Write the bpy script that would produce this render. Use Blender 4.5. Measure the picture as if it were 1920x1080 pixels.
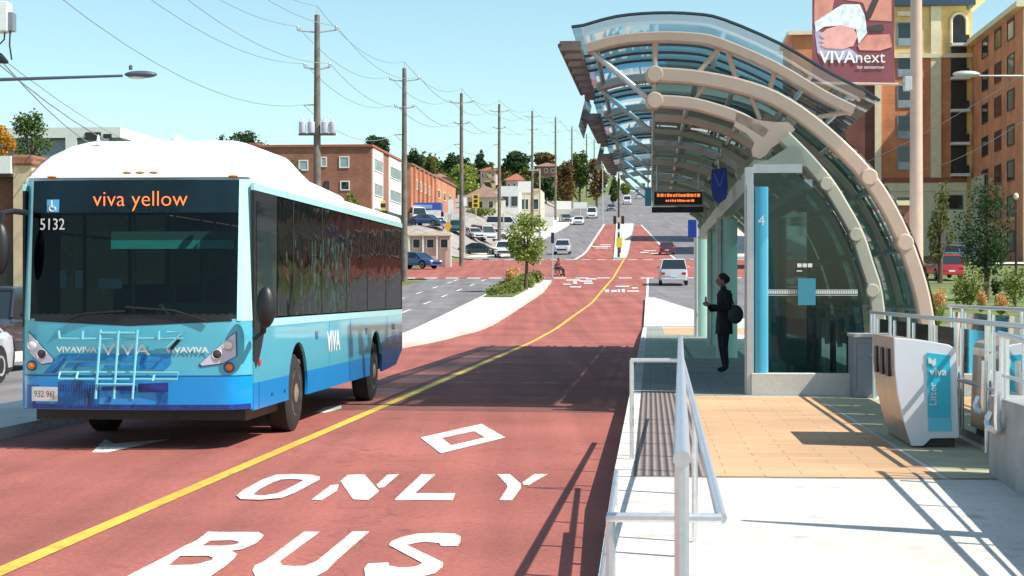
import bpy, math, random
from mathutils import Vector, Matrix
random.seed(11)
for o in list(bpy.data.objects): bpy.data.objects.remove(o)
S = bpy.context.scene; COL = S.collection
# ------------------------------------------------------------ camera, sky, sun, exposure
FP, CX, CY, CH = 3300.0, 960.0, 547.0, 1.75
cam = bpy.data.cameras.new('camera'); co = bpy.data.objects.new('camera', cam); COL.objects.link(co)
co.location = (0, 0, CH); co.rotation_euler = (math.pi/2, 0, 0)
cam.sensor_width = 36; cam.lens = FP/1920*36; cam.shift_y = 7/1920
cam.clip_start = .1; cam.clip_end = 9000
S.camera = co
SUN = Vector((1.0, -.42, 0)).normalized()*math.cos(math.radians(50)) + Vector((0, 0, math.sin(math.radians(50))))
w = bpy.data.worlds.new('World'); S.world = w; w.use_nodes = True
nt = w.node_tree; nt.nodes.clear()
sk = nt.nodes.new('ShaderNodeTexSky'); sk.sky_type = 'NISHITA'; sk.sun_disc = False
sk.sun_elevation = math.radians(50); sk.sun_rotation = math.atan2(SUN.x, SUN.y)
sk.air_density = 1.0; sk.dust_density = .6; sk.ozone_density = .6
mixn = nt.nodes.new('ShaderNodeMix'); mixn.data_type = 'RGBA'; mixn.blend_type = 'MULTIPLY'
mixn.inputs[0].default_value = 1.0; mixn.inputs[7].default_value = (.89, 1.04, .97, 1)
bg = nt.nodes.new('ShaderNodeBackground'); bg.inputs[1].default_value = .134
wo = nt.nodes.new('ShaderNodeOutputWorld')
nt.links.new(sk.outputs[0], mixn.inputs[6]); nt.links.new(mixn.outputs[2], bg.inputs[0]); nt.links.new(bg.outputs[0], wo.inputs[0])
sl = bpy.data.lights.new('sun', 'SUN'); sl.energy = 5.0; sl.angle = math.radians(.5); sl.color = (1, .95, .87)
so = bpy.data.objects.new('sun', sl); COL.objects.link(so)
so.rotation_euler = SUN.to_track_quat('Z', 'Y').to_euler()
S.view_settings.view_transform = 'Standard'; S.view_settings.look = 'None'
S.view_settings.gamma = 1; S.view_settings.exposure = .42
S.cycles.max_bounces = 8; S.cycles.transparent_max_bounces = 24

# ------------------------------------------------------------ frames
TH = math.atan(.0785); sT, cT = math.sin(TH), math.cos(TH); OX = -.29
def _tab():
    t = [0.0]
    for i in range(0, 3000):
        u = i+.5
        if u < 60: s = 0
        elif u < 75: s = .044*(u-60)/15
        elif u < 200: s = .044
        elif u < 225: s = .044+.034*(u-200)/25
        elif u < 640: s = .078
        elif u < 720: s = .078*(720-u)/80
        else: s = 0
        t.append(t[-1]+s)
    return t
GT = _tab()
def g(u):
    if u <= 0: return 0.0
    u = min(u, 2999.0); i = int(u); f = u-i
    return GT[i]*(1-f)+GT[min(i+1, 3000)]*f
def sm(x): x = max(0, min(1, x)); return x*x*(3-2*x)
def H(u, v):
    h = g(u)
    if v < -19: h += 3.3*sm((-19-v)/9)*sm((u-130)/60)
    return h
def W(u, v, h=None, dh=0.0):
    if h is None: h = H(u, v)
    return Vector((OX+u*sT+v*cT, u*cT-v*sT, h+dh))
def UV(X, Y): X = X-OX; return X*sT+Y*cT, X*cT-Y*sT
def PZ(px, py, Z): return Vector(((px-CX)/FP*Z, Z, CH+(CY-py)/FP*Z))
def PU(px, py, u):
    k = (px-CX)/FP; v = (k*u*cT-OX-u*sT)/(cT+k*sT)
    Y = u*cT-v*sT
    return v, CH+(CY-py)/FP*Y
def PG(px, py, h=0.0):
    Z = (CH-h)*FP/(py-CY); return Vector(((px-CX)/FP*Z, Z, h))
def PR(px, py):                      # pixel -> (u,v) on the rising road by marching
    for i in range(200, 7000):
        Z = i*.1; X = (px-CX)/FP*Z; u, v = UV(X, Z)
        if CH+(CY-py)/FP*Z <= g(u): return u, v
    return u, v

# ------------------------------------------------------------ mesh builder
class M:
    def __init__(s): s.v = []; s.f = []; s.m = []; s.mi = 0
    def add(s, vs, fs):
        b = len(s.v); s.v += [Vector(p) for p in vs]
        s.f += [tuple(i+b for i in f) for f in fs]; s.m += [s.mi]*len(fs); return s
    def box(s, a, b):
        x0, y0, z0 = a; x1, y1, z1 = b
        return s.add([(x0,y0,z0),(x1,y0,z0),(x1,y1,z0),(x0,y1,z0),(x0,y0,z1),(x1,y0,z1),(x1,y1,z1),(x0,y1,z1)],
              [(3,2,1,0),(4,5,6,7),(0,1,5,4),(1,2,6,5),(2,3,7,6),(3,0,4,7)])
    def hexa(s, p):
        return s.add(p, [(3,2,1,0),(4,5,6,7),(0,1,5,4),(1,2,6,5),(2,3,7,6),(3,0,4,7)])
    def ubox(s, u0, u1, v0, v1, h0, h1, h0b=None, h1b=None):     # box in the road frame
        if h0b is None: h0b = h0
        if h1b is None: h1b = h1
        return s.hexa([W(u0,v0,h0),W(u0,v1,h0),W(u1,v1,h0b),W(u1,v0,h0b),W(u0,v0,h1),W(u0,v1,h1),W(u1,v1,h1b),W(u1,v0,h1b)])
    def obox(s, c, ex, ey, ez):
        c = Vector(c); ex = Vector(ex); ey = Vector(ey); ez = Vector(ez)
        P = [c-ex-ey-ez, c+ex-ey-ez, c+ex+ey-ez, c-ex+ey-ez, c-ex-ey+ez, c+ex-ey+ez, c+ex+ey+ez, c-ex+ey+ez]
        return s.hexa(P)
    def prism(s, poly, ext):
        n = len(poly); e = Vector(ext); a = [Vector(p) for p in poly]
        vs = a+[p+e for p in a]
        fs = [tuple(range(n))[::-1], tuple(range(n, 2*n))]+[(i, (i+1) % n, n+(i+1) % n, n+i) for i in range(n)]
        return s.add(vs, fs)
    def quad(s, a, b, c, d): return s.add([a,b,c,d], [(0,1,2,3)])
    def tube(s, pts, r, n=8, cap=True, r2=None):
        pts = [Vector(p) for p in pts]; k = len(pts); vs = []; fs = []
        ref = None
        for i, p in enumerate(pts):
            t = (pts[min(i+1,k-1)]-pts[max(i-1,0)]).normalized()
            if ref is None:
                ref = Vector((0,0,1)) if abs(t.z) < .9 else Vector((1,0,0))
            a = t.cross(ref).normalized(); b = a.cross(t).normalized(); ref = b
            rr = r if not isinstance(r, (list, tuple)) else r[i]
            rb = rr if r2 is None else r2
            for j in range(n):
                q = 2*math.pi*j/n+math.pi/n
                vs.append(p+a*math.cos(q)*rr+b*math.sin(q)*rb)
        for i in range(k-1):
            for j in range(n):
                fs.append((i*n+j, i*n+(j+1) % n, (i+1)*n+(j+1) % n, (i+1)*n+j))
        if cap: fs.append(tuple(range(n))[::-1]); fs.append(tuple(range((k-1)*n, k*n)))
        return s.add(vs, fs)
    def lathe(s, c, prof, n=20, axis='z'):
        vs = []; fs = []; c = Vector(c)
        for r, z in prof:
            for j in range(n):
                q = 2*math.pi*j/n; x, y = r*math.cos(q), r*math.sin(q)
                vs.append(c+(Vector((x,y,z)) if axis == 'z' else Vector((z,x,y)) if axis == 'x' else Vector((x,z,y))))
        for i in range(len(prof)-1):
            for j in range(n): fs.append((i*n+j, i*n+(j+1) % n, (i+1)*n+(j+1) % n, (i+1)*n+j))
        fs.append(tuple(range(n))[::-1]); fs.append(tuple(range((len(prof)-1)*n, len(prof)*n)))
        return s.add(vs, fs)
    def ell(s, c, r, n=12, m=8):
        c = Vector(c); vs = []; fs = []
        for i in range(m+1):
            a = math.pi*i/m
            for j in range(n):
                b = 2*math.pi*j/n
                vs.append(c+Vector((r[0]*math.sin(a)*math.cos(b), r[1]*math.sin(a)*math.sin(b), r[2]*math.cos(a))))
        for i in range(m):
            for j in range(n): fs.append((i*n+j, (i+1)*n+j, (i+1)*n+(j+1) % n, i*n+(j+1) % n))
        return s.add(vs, fs)
    def build(s, name, mat, parent=None, smooth=False, bevel=0, kind=None):
        me = bpy.data.meshes.new(name)
        org = Vector((0,0,0))
        vs = s.v
        o = bpy.data.objects.new(name, me); COL.objects.link(o)
        if parent is not None:
            o.parent = parent
            inv = wm(parent).inverted()
            vs = [inv @ p for p in vs]
        elif vs and kind is None:
            xs = [p.x for p in vs]; ys = [p.y for p in vs]; zs = [p.z for p in vs]
            org = Vector(((min(xs)+max(xs))/2, (min(ys)+max(ys))/2, min(zs))); vs = [p-org for p in vs]
            o.location = org
        me.from_pydata([tuple(p) for p in vs], [], s.f)
        for mm in (mat if isinstance(mat, (list, tuple)) else [mat]): me.materials.append(mm)
        if isinstance(mat, (list, tuple)):
            for p, i in zip(me.polygons, s.m): p.material_index = i
        if smooth:
            for p in me.polygons: p.use_smooth = True
            try: me.set_sharp_from_angle(angle=math.radians(38))
            except Exception: pass
        if bevel:
            b = o.modifiers.new('bevel', 'BEVEL'); b.width = bevel; b.segments = 2; b.limit_method = 'ANGLE'
        if kind: o['kind'] = kind
        return o
def wm(o):
    m = Matrix.Translation(o.location) @ o.rotation_euler.to_matrix().to_4x4()
    return m if o.parent is None else wm(o.parent) @ m
def tag(o, label, cat, group=None, kind=None):
    o['label'] = label; o['category'] = cat
    if group: o['group'] = group
    if kind: o['kind'] = kind
    return o
def thing(name, loc, label, cat, group=None, rz=0):
    o = bpy.data.objects.new(name, None); COL.objects.link(o); o.empty_display_size = .2
    o.location = loc; o.rotation_euler = (0, 0, rz); return tag(o, label, cat, group)
def copy_tree(o, parent=None):
    c = o.copy(); COL.objects.link(c); c.parent = parent
    for ch in list(o.children):
        if ch is not c: copy_tree(ch, c)
    return c
def text(body, name, mat, parent, loc, ex, ey, size, depth=.004, align='CENTER', sx=1, bold=0, label=None):
    cu = bpy.data.curves.new(name, 'FONT'); cu.body = body; cu.size = size; cu.extrude = depth; cu.align_x = align; cu.align_y = 'CENTER'
    cu.offset = bold; cu.resolution_u = 3
    t = bpy.data.objects.new(name, cu); COL.objects.link(t); bpy.context.view_layer.update()
    me = bpy.data.meshes.new_from_object(t.evaluated_get(bpy.context.evaluated_depsgraph_get()))
    bpy.data.objects.remove(t)
    ex = Vector(ex).normalized(); ey = Vector(ey).normalized(); ez = ex.cross(ey); loc = Vector(loc)
    inv = wm(parent).inverted() if parent else Matrix()
    for vv in me.vertices:
        vv.co = inv @ (loc+ex*vv.co.x*sx+ey*vv.co.y+ez*vv.co.z)
    me.materials.clear(); me.materials.append(mat)
    o = bpy.data.objects.new(name, me); COL.objects.link(o); o.parent = parent
    if label: o['label'] = label
    return o

# ------------------------------------------------------------ materials
def mat(name, col, rough=.6, metal=0, var=.12, scale=6, bump=0, bscale=60, spec=.5, emit=None, coat=0, detail=4):
    m = bpy.data.materials.new(name); m.use_nodes = True; n = m.node_tree; b = n.nodes['Principled BSDF']
    b.inputs['Roughness'].default_value = rough; b.inputs['Metallic'].default_value = metal
    b.inputs['Specular IOR Level'].default_value = spec; b.inputs['Coat Weight'].default_value = coat
    tc = n.nodes.new('ShaderNodeTexCoord')
    if var:
        no = n.nodes.new('ShaderNodeTexNoise'); no.inputs['Scale'].default_value = scale; no.inputs['Detail'].default_value = detail
        n.links.new(tc.outputs['Object'], no.inputs['Vector'])
        r = n.nodes.new('ShaderNodeValToRGB'); r.color_ramp.elements[0].position = .3; r.color_ramp.elements[1].position = .7
        r.color_ramp.elements[0].color = tuple(c*(1-var) for c in col[:3])+(1,)
        r.color_ramp.elements[1].color = tuple(min(1, c*(1+var)) for c in col[:3])+(1,)
        n.links.new(no.outputs['Fac'], r.inputs['Fac']); n.links.new(r.outputs[0], b.inputs['Base Color'])
    else: b.inputs['Base Color'].default_value = tuple(col[:3])+(1,)
    if bump:
        n2 = n.nodes.new('ShaderNodeTexNoise'); n2.inputs['Scale'].default_value = bscale; n2.inputs['Detail'].default_value = 3
        n.links.new(tc.outputs['Object'], n2.inputs['Vector'])
        bu = n.nodes.new('ShaderNodeBump'); bu.inputs['Strength'].default_value = bump; bu.inputs['Distance'].default_value = .02
        n.links.new(n2.outputs['Fac'], bu.inputs['Height']); n.links.new(bu.outputs[0], b.inputs['Normal'])
    if emit: b.inputs['Emission Color'].default_value = tuple(col[:3])+(1,); b.inputs['Emission Strength'].default_value = emit
    return m
def ramp2(n, tc, scale, c0, c1, p0=.35, p1=.65, detail=5, vec=None):
    no = n.nodes.new('ShaderNodeTexNoise'); no.inputs['Scale'].default_value = scale; no.inputs['Detail'].default_value = detail
    n.links.new(vec or tc.outputs['Object'], no.inputs['Vector'])
    r = n.nodes.new('ShaderNodeValToRGB'); e = r.color_ramp.elements
    e[0].position = p0; e[1].position = p1; e[0].color = tuple(c0)+(1,); e[1].color = tuple(c1)+(1,)
    n.links.new(no.outputs['Fac'], r.inputs['Fac']); return r
def mulcol(n, a, b, typ='MULTIPLY', fac=1.0):
    x = n.nodes.new('ShaderNodeMix'); x.data_type = 'RGBA'; x.blend_type = typ; x.inputs[0].default_value = fac
    n.links.new(a, x.inputs[6]); n.links.new(b, x.inputs[7]); return x.outputs[2]
def pavement(name, col, rough=.85, streak=.13, grain=.25, gscale=25, crack=.16, worn=None):
    """road surface: fine grain, broad patches, wheel streaks along the road"""
    m = bpy.data.materials.new(name); m.use_nodes = True; n = m.node_tree; b = n.nodes['Principled BSDF']
    b.inputs['Roughness'].default_value = rough; b.inputs['Specular IOR Level'].default_value = .3
    tc = n.nodes.new('ShaderNodeTexCoord')
    base = ramp2(n, tc, .35, [c*.86 for c in col], [c*1.12 for c in col])
    gr = ramp2(n, tc, gscale, [1-grain]*3, [1+grain*.6]*3, .25, .75, 8)
    mp = n.nodes.new('ShaderNodeMapping'); mp.inputs['Rotation'].default_value = (0, 0, TH); mp.inputs['Scale'].default_value = (1.6, .03, 1)
    n.links.new(tc.outputs['Object'], mp.inputs['Vector'])
    stx = ramp2(n, tc, 1.0, [1-streak*1.6]*3, [1+streak]*3, .3, .7, 3, mp.outputs[0])
    spot = ramp2(n, tc, 2.3, [.72]*3, [1]*3, .27, .36, 6)
    o = mulcol(n, base.outputs[0], gr.outputs[0]); o = mulcol(n, o, stx.outputs[0]); o = mulcol(n, o, spot.outputs[0])
    vo = n.nodes.new('ShaderNodeTexVoronoi'); vo.feature = 'DISTANCE_TO_EDGE'; vo.inputs['Scale'].default_value = crack
    nz = n.nodes.new('ShaderNodeTexNoise'); nz.inputs['Scale'].default_value = 1.7; nz.inputs['Detail'].default_value = 6; n.links.new(tc.outputs['Object'], nz.inputs['Vector'])
    va = n.nodes.new('ShaderNodeVectorMath'); va.operation = 'MULTIPLY_ADD'; va.inputs[1].default_value = (1.6, 1.6, 0); n.links.new(nz.outputs['Color'], va.inputs[0]); n.links.new(tc.outputs['Object'], va.inputs[2])
    n.links.new(va.outputs[0], vo.inputs['Vector'])
    rc = n.nodes.new('ShaderNodeValToRGB'); rc.color_ramp.elements[0].position = 0; rc.color_ramp.elements[1].position = .006
    rc.color_ramp.elements[0].color = (.78,.78,.78,1); rc.color_ramp.elements[1].color = (1,1,1,1); n.links.new(vo.outputs['Distance'], rc.inputs['Fac']); o = mulcol(n, o, rc.outputs[0])
    if worn:
        wr = ramp2(n, tc, 5.5, worn, (1,1,1), .36, .47, 9); o = mulcol(n, o, wr.outputs[0])
    n.links.new(o, b.inputs['Base Color'])
    n2 = n.nodes.new('ShaderNodeTexNoise'); n2.inputs['Scale'].default_value = 90; n.links.new(tc.outputs['Object'], n2.inputs['Vector'])
    bu = n.nodes.new('ShaderNodeBump'); bu.inputs['Strength'].default_value = .35; bu.inputs['Distance'].default_value = .01
    n.links.new(n2.outputs['Fac'], bu.inputs['Height']); n.links.new(bu.outputs[0], b.inputs['Normal'])
    return m
def glass(name, tint, spec=.9, opac=.0, ocol=(.1,.15,.15), rough=.03, wob=0):
    """thin pane: tinted transparency plus a sharp reflection, part body colour"""
    m = bpy.data.materials.new(name); m.use_nodes = True; n = m.node_tree; n.nodes.clear()
    out = n.nodes.new('ShaderNodeOutputMaterial'); tr = n.nodes.new('ShaderNodeBsdfTransparent'); tr.inputs[0].default_value = tuple(tint)+(1,)
    gl = n.nodes.new('ShaderNodeBsdfGlossy'); gl.inputs['Roughness'].default_value = rough; gl.inputs[0].default_value = (spec,)*3+(1,)
    df = n.nodes.new('ShaderNodeBsdfDiffuse'); df.inputs[0].default_value = tuple(ocol)+(1,)
    m1 = n.nodes.new('ShaderNodeMixShader'); m1.inputs[0].default_value = opac
    fr = n.nodes.new('ShaderNodeFresnel'); fr.inputs[0].default_value = 1.55
    m2 = n.nodes.new('ShaderNodeMixShader')
    n.links.new(tr.outputs[0], m1.inputs[1]); n.links.new(df.outputs[0], m1.inputs[2])
    n.links.new(fr.outputs[0], m2.inputs[0]); n.links.new(m1.outputs[0], m2.inputs[1]); n.links.new(gl.outputs[0], m2.inputs[2])
    if wob:
        tc = n.nodes.new('ShaderNodeTexCoord'); no = n.nodes.new('ShaderNodeTexNoise'); no.inputs['Scale'].default_value = 1.6; n.links.new(tc.outputs['Object'], no.inputs['Vector'])
        bu = n.nodes.new('ShaderNodeBump'); bu.inputs['Strength'].default_value = wob; bu.inputs['Distance'].default_value = .1
        n.links.new(no.outputs['Fac'], bu.inputs['Height']); n.links.new(bu.outputs[0], gl.inputs['Normal'])
    n.links.new(m2.outputs[0], out.inputs[0]); return m
def brick(name, c1, c2, mortar, scale=4.0):
    m = bpy.data.materials.new(name); m.use_nodes = True; n = m.node_tree; b = n.nodes['Principled BSDF']; b.inputs['Roughness'].default_value = .9
    tc = n.nodes.new('ShaderNodeTexCoord'); sp = n.nodes.new('ShaderNodeSeparateXYZ'); n.links.new(tc.outputs['Object'], sp.inputs[0])
    ad = n.nodes.new('ShaderNodeMath'); ad.operation = 'ADD'; n.links.new(sp.outputs[0], ad.inputs[0]); n.links.new(sp.outputs[1], ad.inputs[1])
    cb = n.nodes.new('ShaderNodeCombineXYZ'); n.links.new(ad.outputs[0], cb.inputs[0]); n.links.new(sp.outputs[2], cb.inputs[1])
    br = n.nodes.new('ShaderNodeTexBrick'); br.inputs['Scale'].default_value = scale; br.inputs['Mortar Size'].default_value = .015
    br.inputs['Color1'].default_value = tuple(c1)+(1,); br.inputs['Color2'].default_value = tuple(c2)+(1,); br.inputs['Mortar'].default_value = tuple(mortar)+(1,)
    n.links.new(cb.outputs[0], br.inputs['Vector'])
    r = ramp2(n, tc, .5, [.82]*3, [1.12]*3); n.links.new(mulcol(n, br.outputs[0], r.outputs[0]), b.inputs['Base Color'])
    return m
def leafmat(name, c0, c1, c2=None):
    m = bpy.data.materials.new(name); m.use_nodes = True; n = m.node_tree; b = n.nodes['Principled BSDF']; b.inputs['Roughness'].default_value = .6
    b.inputs['Specular IOR Level'].default_value = .25
    ge = n.nodes.new('ShaderNodeNewGeometry'); r = n.nodes.new('ShaderNodeValToRGB'); e = r.color_ramp.elements
    e[0].color = tuple(c0)+(1,); e[1].color = tuple(c1)+(1,)
    if c2: x = e.new(.5); x.color = tuple(c2)+(1,)
    n.links.new(ge.outputs['Random Per Island'], r.inputs['Fac'])
    n.links.new(r.outputs[0], b.inputs['Base Color'])
    tr = n.nodes.new('ShaderNodeBsdfTranslucent'); n.links.new(r.outputs[0], tr.inputs[0])
    mx = n.nodes.new('ShaderNodeMixShader'); mx.inputs[0].default_value = .3
    n.links.new(b.outputs[0], mx.inputs[1]); n.links.new(tr.outputs[0], mx.inputs[2]); n.links.new(mx.outputs[0], n.nodes['Material Output'].inputs[0])
    return m
C = {}
C['red'] = pavement('red asphalt', (.37, .118, .092))
C['grey'] = pavement('grey asphalt', (.215, .20, .20), streak=.12)
C['conc'] = pavement('light concrete', (.66, .62, .56), streak=.03, grain=.12, crack=.03, worn=(.93,.91,.88))
C['concg'] = mat('grey wall concrete', (.34, .33, .32), .9, var=.18, scale=3, bump=.3)
C['kerb'] = pavement('kerb concrete', (.62, .59, .53), streak=.02, grain=.12)
C['white'] = pavement('road paint white', (.78, .77, .74), .6, streak=.05, grain=.16, worn=(.74,.60,.57))
C['yellow'] = pavement('road paint yellow', (.80, .50, .07), .6, streak=.06, grain=.15, worn=(.8,.68,.62))
C['steel'] = mat('brushed stainless steel', (.80, .81, .83), .36, .85, .05, 30)
C['tan'] = mat('tan painted steel', (.56, .40, .31), .45, 0, .05, 4)
C['dark'] = mat('dark brown painted metal', (.06, .045, .045), .5, 0, .1)
C['black'] = mat('black rubber plastic', (.012, .012, .014), .45, 0, .2)
C['silver'] = mat('silver painted steel', (.5, .5, .49), .4, .3, .05)
C['wood'] = mat('weathered wooden pole', (.17, .14, .12), .95, 0, .3, 2, .4, 8)
C['wire'] = mat('overhead wire', (.24, .30, .34), .7, 0, 0)
C['grass'] = mat('grass', (.13, .16, .045), .95, 0, .4, .35, .5, 6)
C['lot'] = pavement('pale worn asphalt', (.33, .30, .27), streak=.03)
C['glass'] = glass('clear green glass', (.72, .86, .82))
C['glass_roof'] = glass('tinted canopy glass', (.11, .24, .28), .95, .2, (.03, .09, .12))
C['glass_clear'] = glass('pale canopy glass', (.62, .78, .85), .95, .12, (.10, .25, .38))
C['glass_dark'] = glass('dark shelter glass', (.065, .16, .16), .9, .25, (.006, .02, .022))
C['winblack'] = mat('dark window glass', (.015, .022, .028), .05, 0, 0, spec=.8)
C['wframe'] = mat('white painted frame', (.75, .75, .72), .5, 0, .04)
C['offwhite'] = mat('off white cladding', (.70, .70, .66), .7, 0, .06, 1)
C['cream'] = mat('cream stone trim', (.82, .72, .48), .8, 0, .08, 1.5)
C['yel_stucco'] = mat('yellow stucco', (.78, .54, .22), .85, 0, .1, 1.2)

# ------------------------------------------------------------ ground and roads
def frange(a, b, st):
    r = []; x = a
    while x < b-1e-6: r.append(x); x += st
    return r+[b]
def fn(pts):                      # piecewise linear
    def f(u):
        if u <= pts[0][0]: return pts[0][1]
        for (a, b), (c, d) in zip(pts, pts[1:]):
            if u <= c: return b+(d-b)*(u-a)/(c-a)
        return pts[-1][1]
    return f
def ribbon(u0, u1, vl, vr, dz, st=3, mb=None, thick=0, nv=1):
    mb = mb or M(); vl = vl if callable(vl) else (lambda u, c=vl: c); vr = vr if callable(vr) else (lambda u, c=vr: c)
    us = frange(u0, u1, st)
    vs = []; fs = []
    for u in us:
        a, b = vl(u), vr(u)
        for j in range(nv+1): v = a+(b-a)*j/nv; vs.append(W(u, v, g(u)+dz))
    k = nv+1
    for i in range(len(us)-1):
        for j in range(nv): fs.append((i*k+j, i*k+j+1, (i+1)*k+j+1, (i+1)*k+j))
    mb.add(vs, fs)
    if thick:
        for side in (vl, vr):
            vs = []; fs = []
            for u in us: vs += [W(u, side(u), g(u)+dz), W(u, side(u), g(u)+dz-thick)]
            for i in range(len(us)-1): fs.append((2*i, 2*i+1, 2*i+3, 2*i+2))
            mb.add(vs, fs)
        for u in (us[0], us[-1]):
            a, b = vl(u), vr(u)
            mb.add([W(u, a, g(u)+dz), W(u, b, g(u)+dz), W(u, b, g(u)+dz-thick), W(u, a, g(u)+dz-thick)], [(0,1,2,3)])
    return mb
# terrain sheet
us = frange(-300, -20, 70)[:-1]+frange(-20, 60, 10)[:-1]+frange(60, 240, 3)[:-1]+frange(240, 720, 8)[:-1]+frange(720, 3000, 190)
vs_ = [-2500,-1000,-500,-300,-200,-120,-80,-60,-45,-36,-31,-28,-26,-24,-22,-20.5,-19,-16,-10,0,6,16,30,60,100,200,400,1000,2500]
mb = M(); P = []
for u in us:
    for v in vs_: P.append(W(u, v, H(u, v)-.07))
k = len(vs_)
mb.add(P, [(i*k+j, i*k+j+1, (i+1)*k+j+1, (i+1)*k+j) for i in range(len(us)-1) for j in range(k-1)])
mb.build('ground', C['grass'], kind='structure')
RL = fn([(53, -7.3), (66, -6.95), (73, -6.4), (84, -6.25), (105, -6.1), (129, -6.7)])
SW = fn([(120, -15.5), (129, -16)])
ribbon(-30, 420, -16, 12, 0, 3).build('road', C['grey'], kind='structure')
ribbon(420, 900, -13, 8, 0, 8).build('hill_road', C['grey'], kind='structure')
mb = ribbon(-30, 129, RL, 0, .012, 3)
ribbon(129, 183, -26, 18, .012, 3, mb)
ribbon(183, 300, -7.4, fn([(183, -3.7), (300, -5.6)]), .012, 3, mb)
ribbon(183, 298, -2.2, fn([(183, 2.8), (215, 2.2), (298, -1.4)]), .012, 3, mb)
mb.build('bus_lane', C['red'], kind='structure')
# side street continuing left of the crossing
ribbon(129, 183, -80, -26, .004, 3).build('side_street', C['grey'], kind='structure')
# kerbed medians and pavements
mb = ribbon(-30, 122, -9, lambda u: RL(u)-.02, .15, 3, thick=.2); mb.build('median_kerb', C['kerb'], kind='structure')
mb = ribbon(97, 126.5, fn([(97, -8.9), (104, -8.8), (126, -8.2)]), fn([(97, -7.3), (104, -7.15), (126.5, -7.6)]), .22, 3, thick=.25)
mb.build('planting_bed_ground', C['grass'], kind='structure')
ribbon(186, 300, fn([(186, -3.6), (300, -5.5)]), fn([(186, -2.3), (300, -2.5)]), .15, 3, thick=.2).build('traffic_island', C['kerb'], kind='structure')
ribbon(-30, 118, fn([(100, -19.2), (118, -21)]), fn([(100, -15.5), (118, -18.2)]), .15, 3, thick=.2).build('left_pavement', C['conc'], kind='structure')
ribbon(190, 330, fn([(190, -23), (330, -19)]), fn([(190, -16.5), (205, -15.7), (330, -12.5)]), .15, 3, thick=.2).build('far_pavement', C['conc'], kind='structure')
ribbon(190, 300, 9.5, 14, .15, 3, thick=.2).build('right_pavement', C['conc'], kind='structure')
mb = M(); us2 = frange(186, 420, 6); vs2 = [-60,-46,-36,-31,-28,-26,-24,-22,-20.5,-19,-16]
mb.add([W(u, v, H(u, v)+.03) for u in us2 for v in vs2], [(i*11+j, i*11+j+1, (i+1)*11+j+1, (i+1)*11+j) for i in range(len(us2)-1) for j in range(10)])
mb.build('car_park', C['lot'], kind='structure')
ribbon(72, 97, 0.03, fn([(72, 5.8), (84, 2.4), (97, .5)]), .15, 3, thick=.2).build('platform_nose', C['conc'], kind='structure')
ribbon(20, 200, 34, 60, .03, 4).build('driveway', C['grey'], kind='structure')
ribbon(163, 168, 30, 62, .08, 4).build('footpath', C['conc'], kind='structure')

# ------------------------------------------------------------ road markings (one painted mark, one object)
def poly_ground(name, polys, m, label, cat, dz=.017, group=None):
    mb = M()
    for i, p in enumerate(polys):
        pts = [PG(x, y, 0) for x, y in p]
        pts = [Vector((q.x, q.y, dz+i*.0006)) for q in pts]
        mb.add(pts, [tuple(range(len(pts)))])
    o = mb.build(name, m); return tag(o, label, cat, group)
def ring(outer, inner):
    n = len(outer); return [[outer[i], outer[(i+1) % n], inner[(i+1) % n], inner[i]] for i in range(n)]
# letters, converted from where they lie on the flat road
dia = ring([(788, 823), (903, 797), (948, 823), (826, 853)], [(828, 824), (889, 811), (909, 823), (846, 838)])
poly_ground('diamond_marking', dia, C['white'], 'white diamond outline painted on the red lane above the word ONLY', 'road marking')
def G(l, kx=1.0): return [(180+x/1.959, 760+y/1.959) for x, y in l]
Ol = G([(515,340),(540,318),(610,280),(660,262),(720,259),(790,262),(822,270),(820,282),(730,330),(680,350),(600,356),(530,354)])
Oi = G([(575,335),(600,315),(650,290),(680,280),(710,278),(740,279),(760,282),(755,288),(690,322),(665,333),(620,340),(590,340)])
poly_ground('letter_marking', ring(Ol, Oi), C['white'], 'white painted letter O of the word ONLY on the red lane', 'road marking')
N1 = [G([(790,355),(862,300),(892,297),(885,320),(830,355)]), G([(897,285),(925,262),(985,259),(1040,322),(1000,355),(945,353),(920,318)]), G([(1030,300),(1070,262),(1115,259),(1058,308),(1038,310)])]
poly_ground('letter_marking', N1, C['white'], 'white painted stencil letter N of the word ONLY on the red lane', 'road marking')
L1 = [G([(1098,352),(1195,259),(1248,259),(1172,330),(1165,355),(1100,356)]), G([(1172,330),(1320,330),(1310,356),(1165,355)])]
poly_ground('letter_marking', L1, C['white'], 'white painted letter L of the word ONLY on the red lane', 'road marking')
Y1 = [G([(1472,259),(1520,259),(1562,296),(1560,312),(1528,356),(1482,355),(1512,308),(1508,296)]), G([(1566,290),(1610,259),(1660,259),(1590,300),(1570,299)])]
poly_ground('letter_marking', Y1, C['white'], 'white painted letter Y of the word ONLY on the red lane', 'road marking')
def G2(l): return [(200+x/2.743, 980+y/2.743) for x, y in l]
B_ = [[(520,58),(780,60),(808,75),(800,90),(685,112),(640,102),(535,105),(460,105)], [(460,105),(535,105),(490,132),(400,132)], [(685,112),(800,90),(770,118),(700,150),(640,158),(590,132),(665,125)],
      [(400,132),(490,132),(590,132),(640,158),(672,175),(548,195),(520,184),(378,185),(310,185)], [(310,185),(378,185),(320,235),(215,235)], [(548,195),(672,175),(655,200),(610,240),(560,274),(520,300),(480,274),(430,233),(480,225),(540,208)],
      [(215,235),(320,235),(430,233),(480,274),(520,300),(90,300)]]
poly_ground('letter_marking', [G2(p) for p in B_], C['white'], 'white painted letter B of the word BUS on the red lane', 'road marking')
U_ = [[(1015,58),(1100,58),(890,212),(810,212)], [(810,212),(890,212),(905,232),(960,300),(770,300),(750,262),(760,235)], [(905,232),(960,238),(1020,236),(1080,212),(1178,212),(1130,262),(1060,300),(960,300)], [(1265,58),(1352,58),(1178,212),(1080,212)]]
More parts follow.
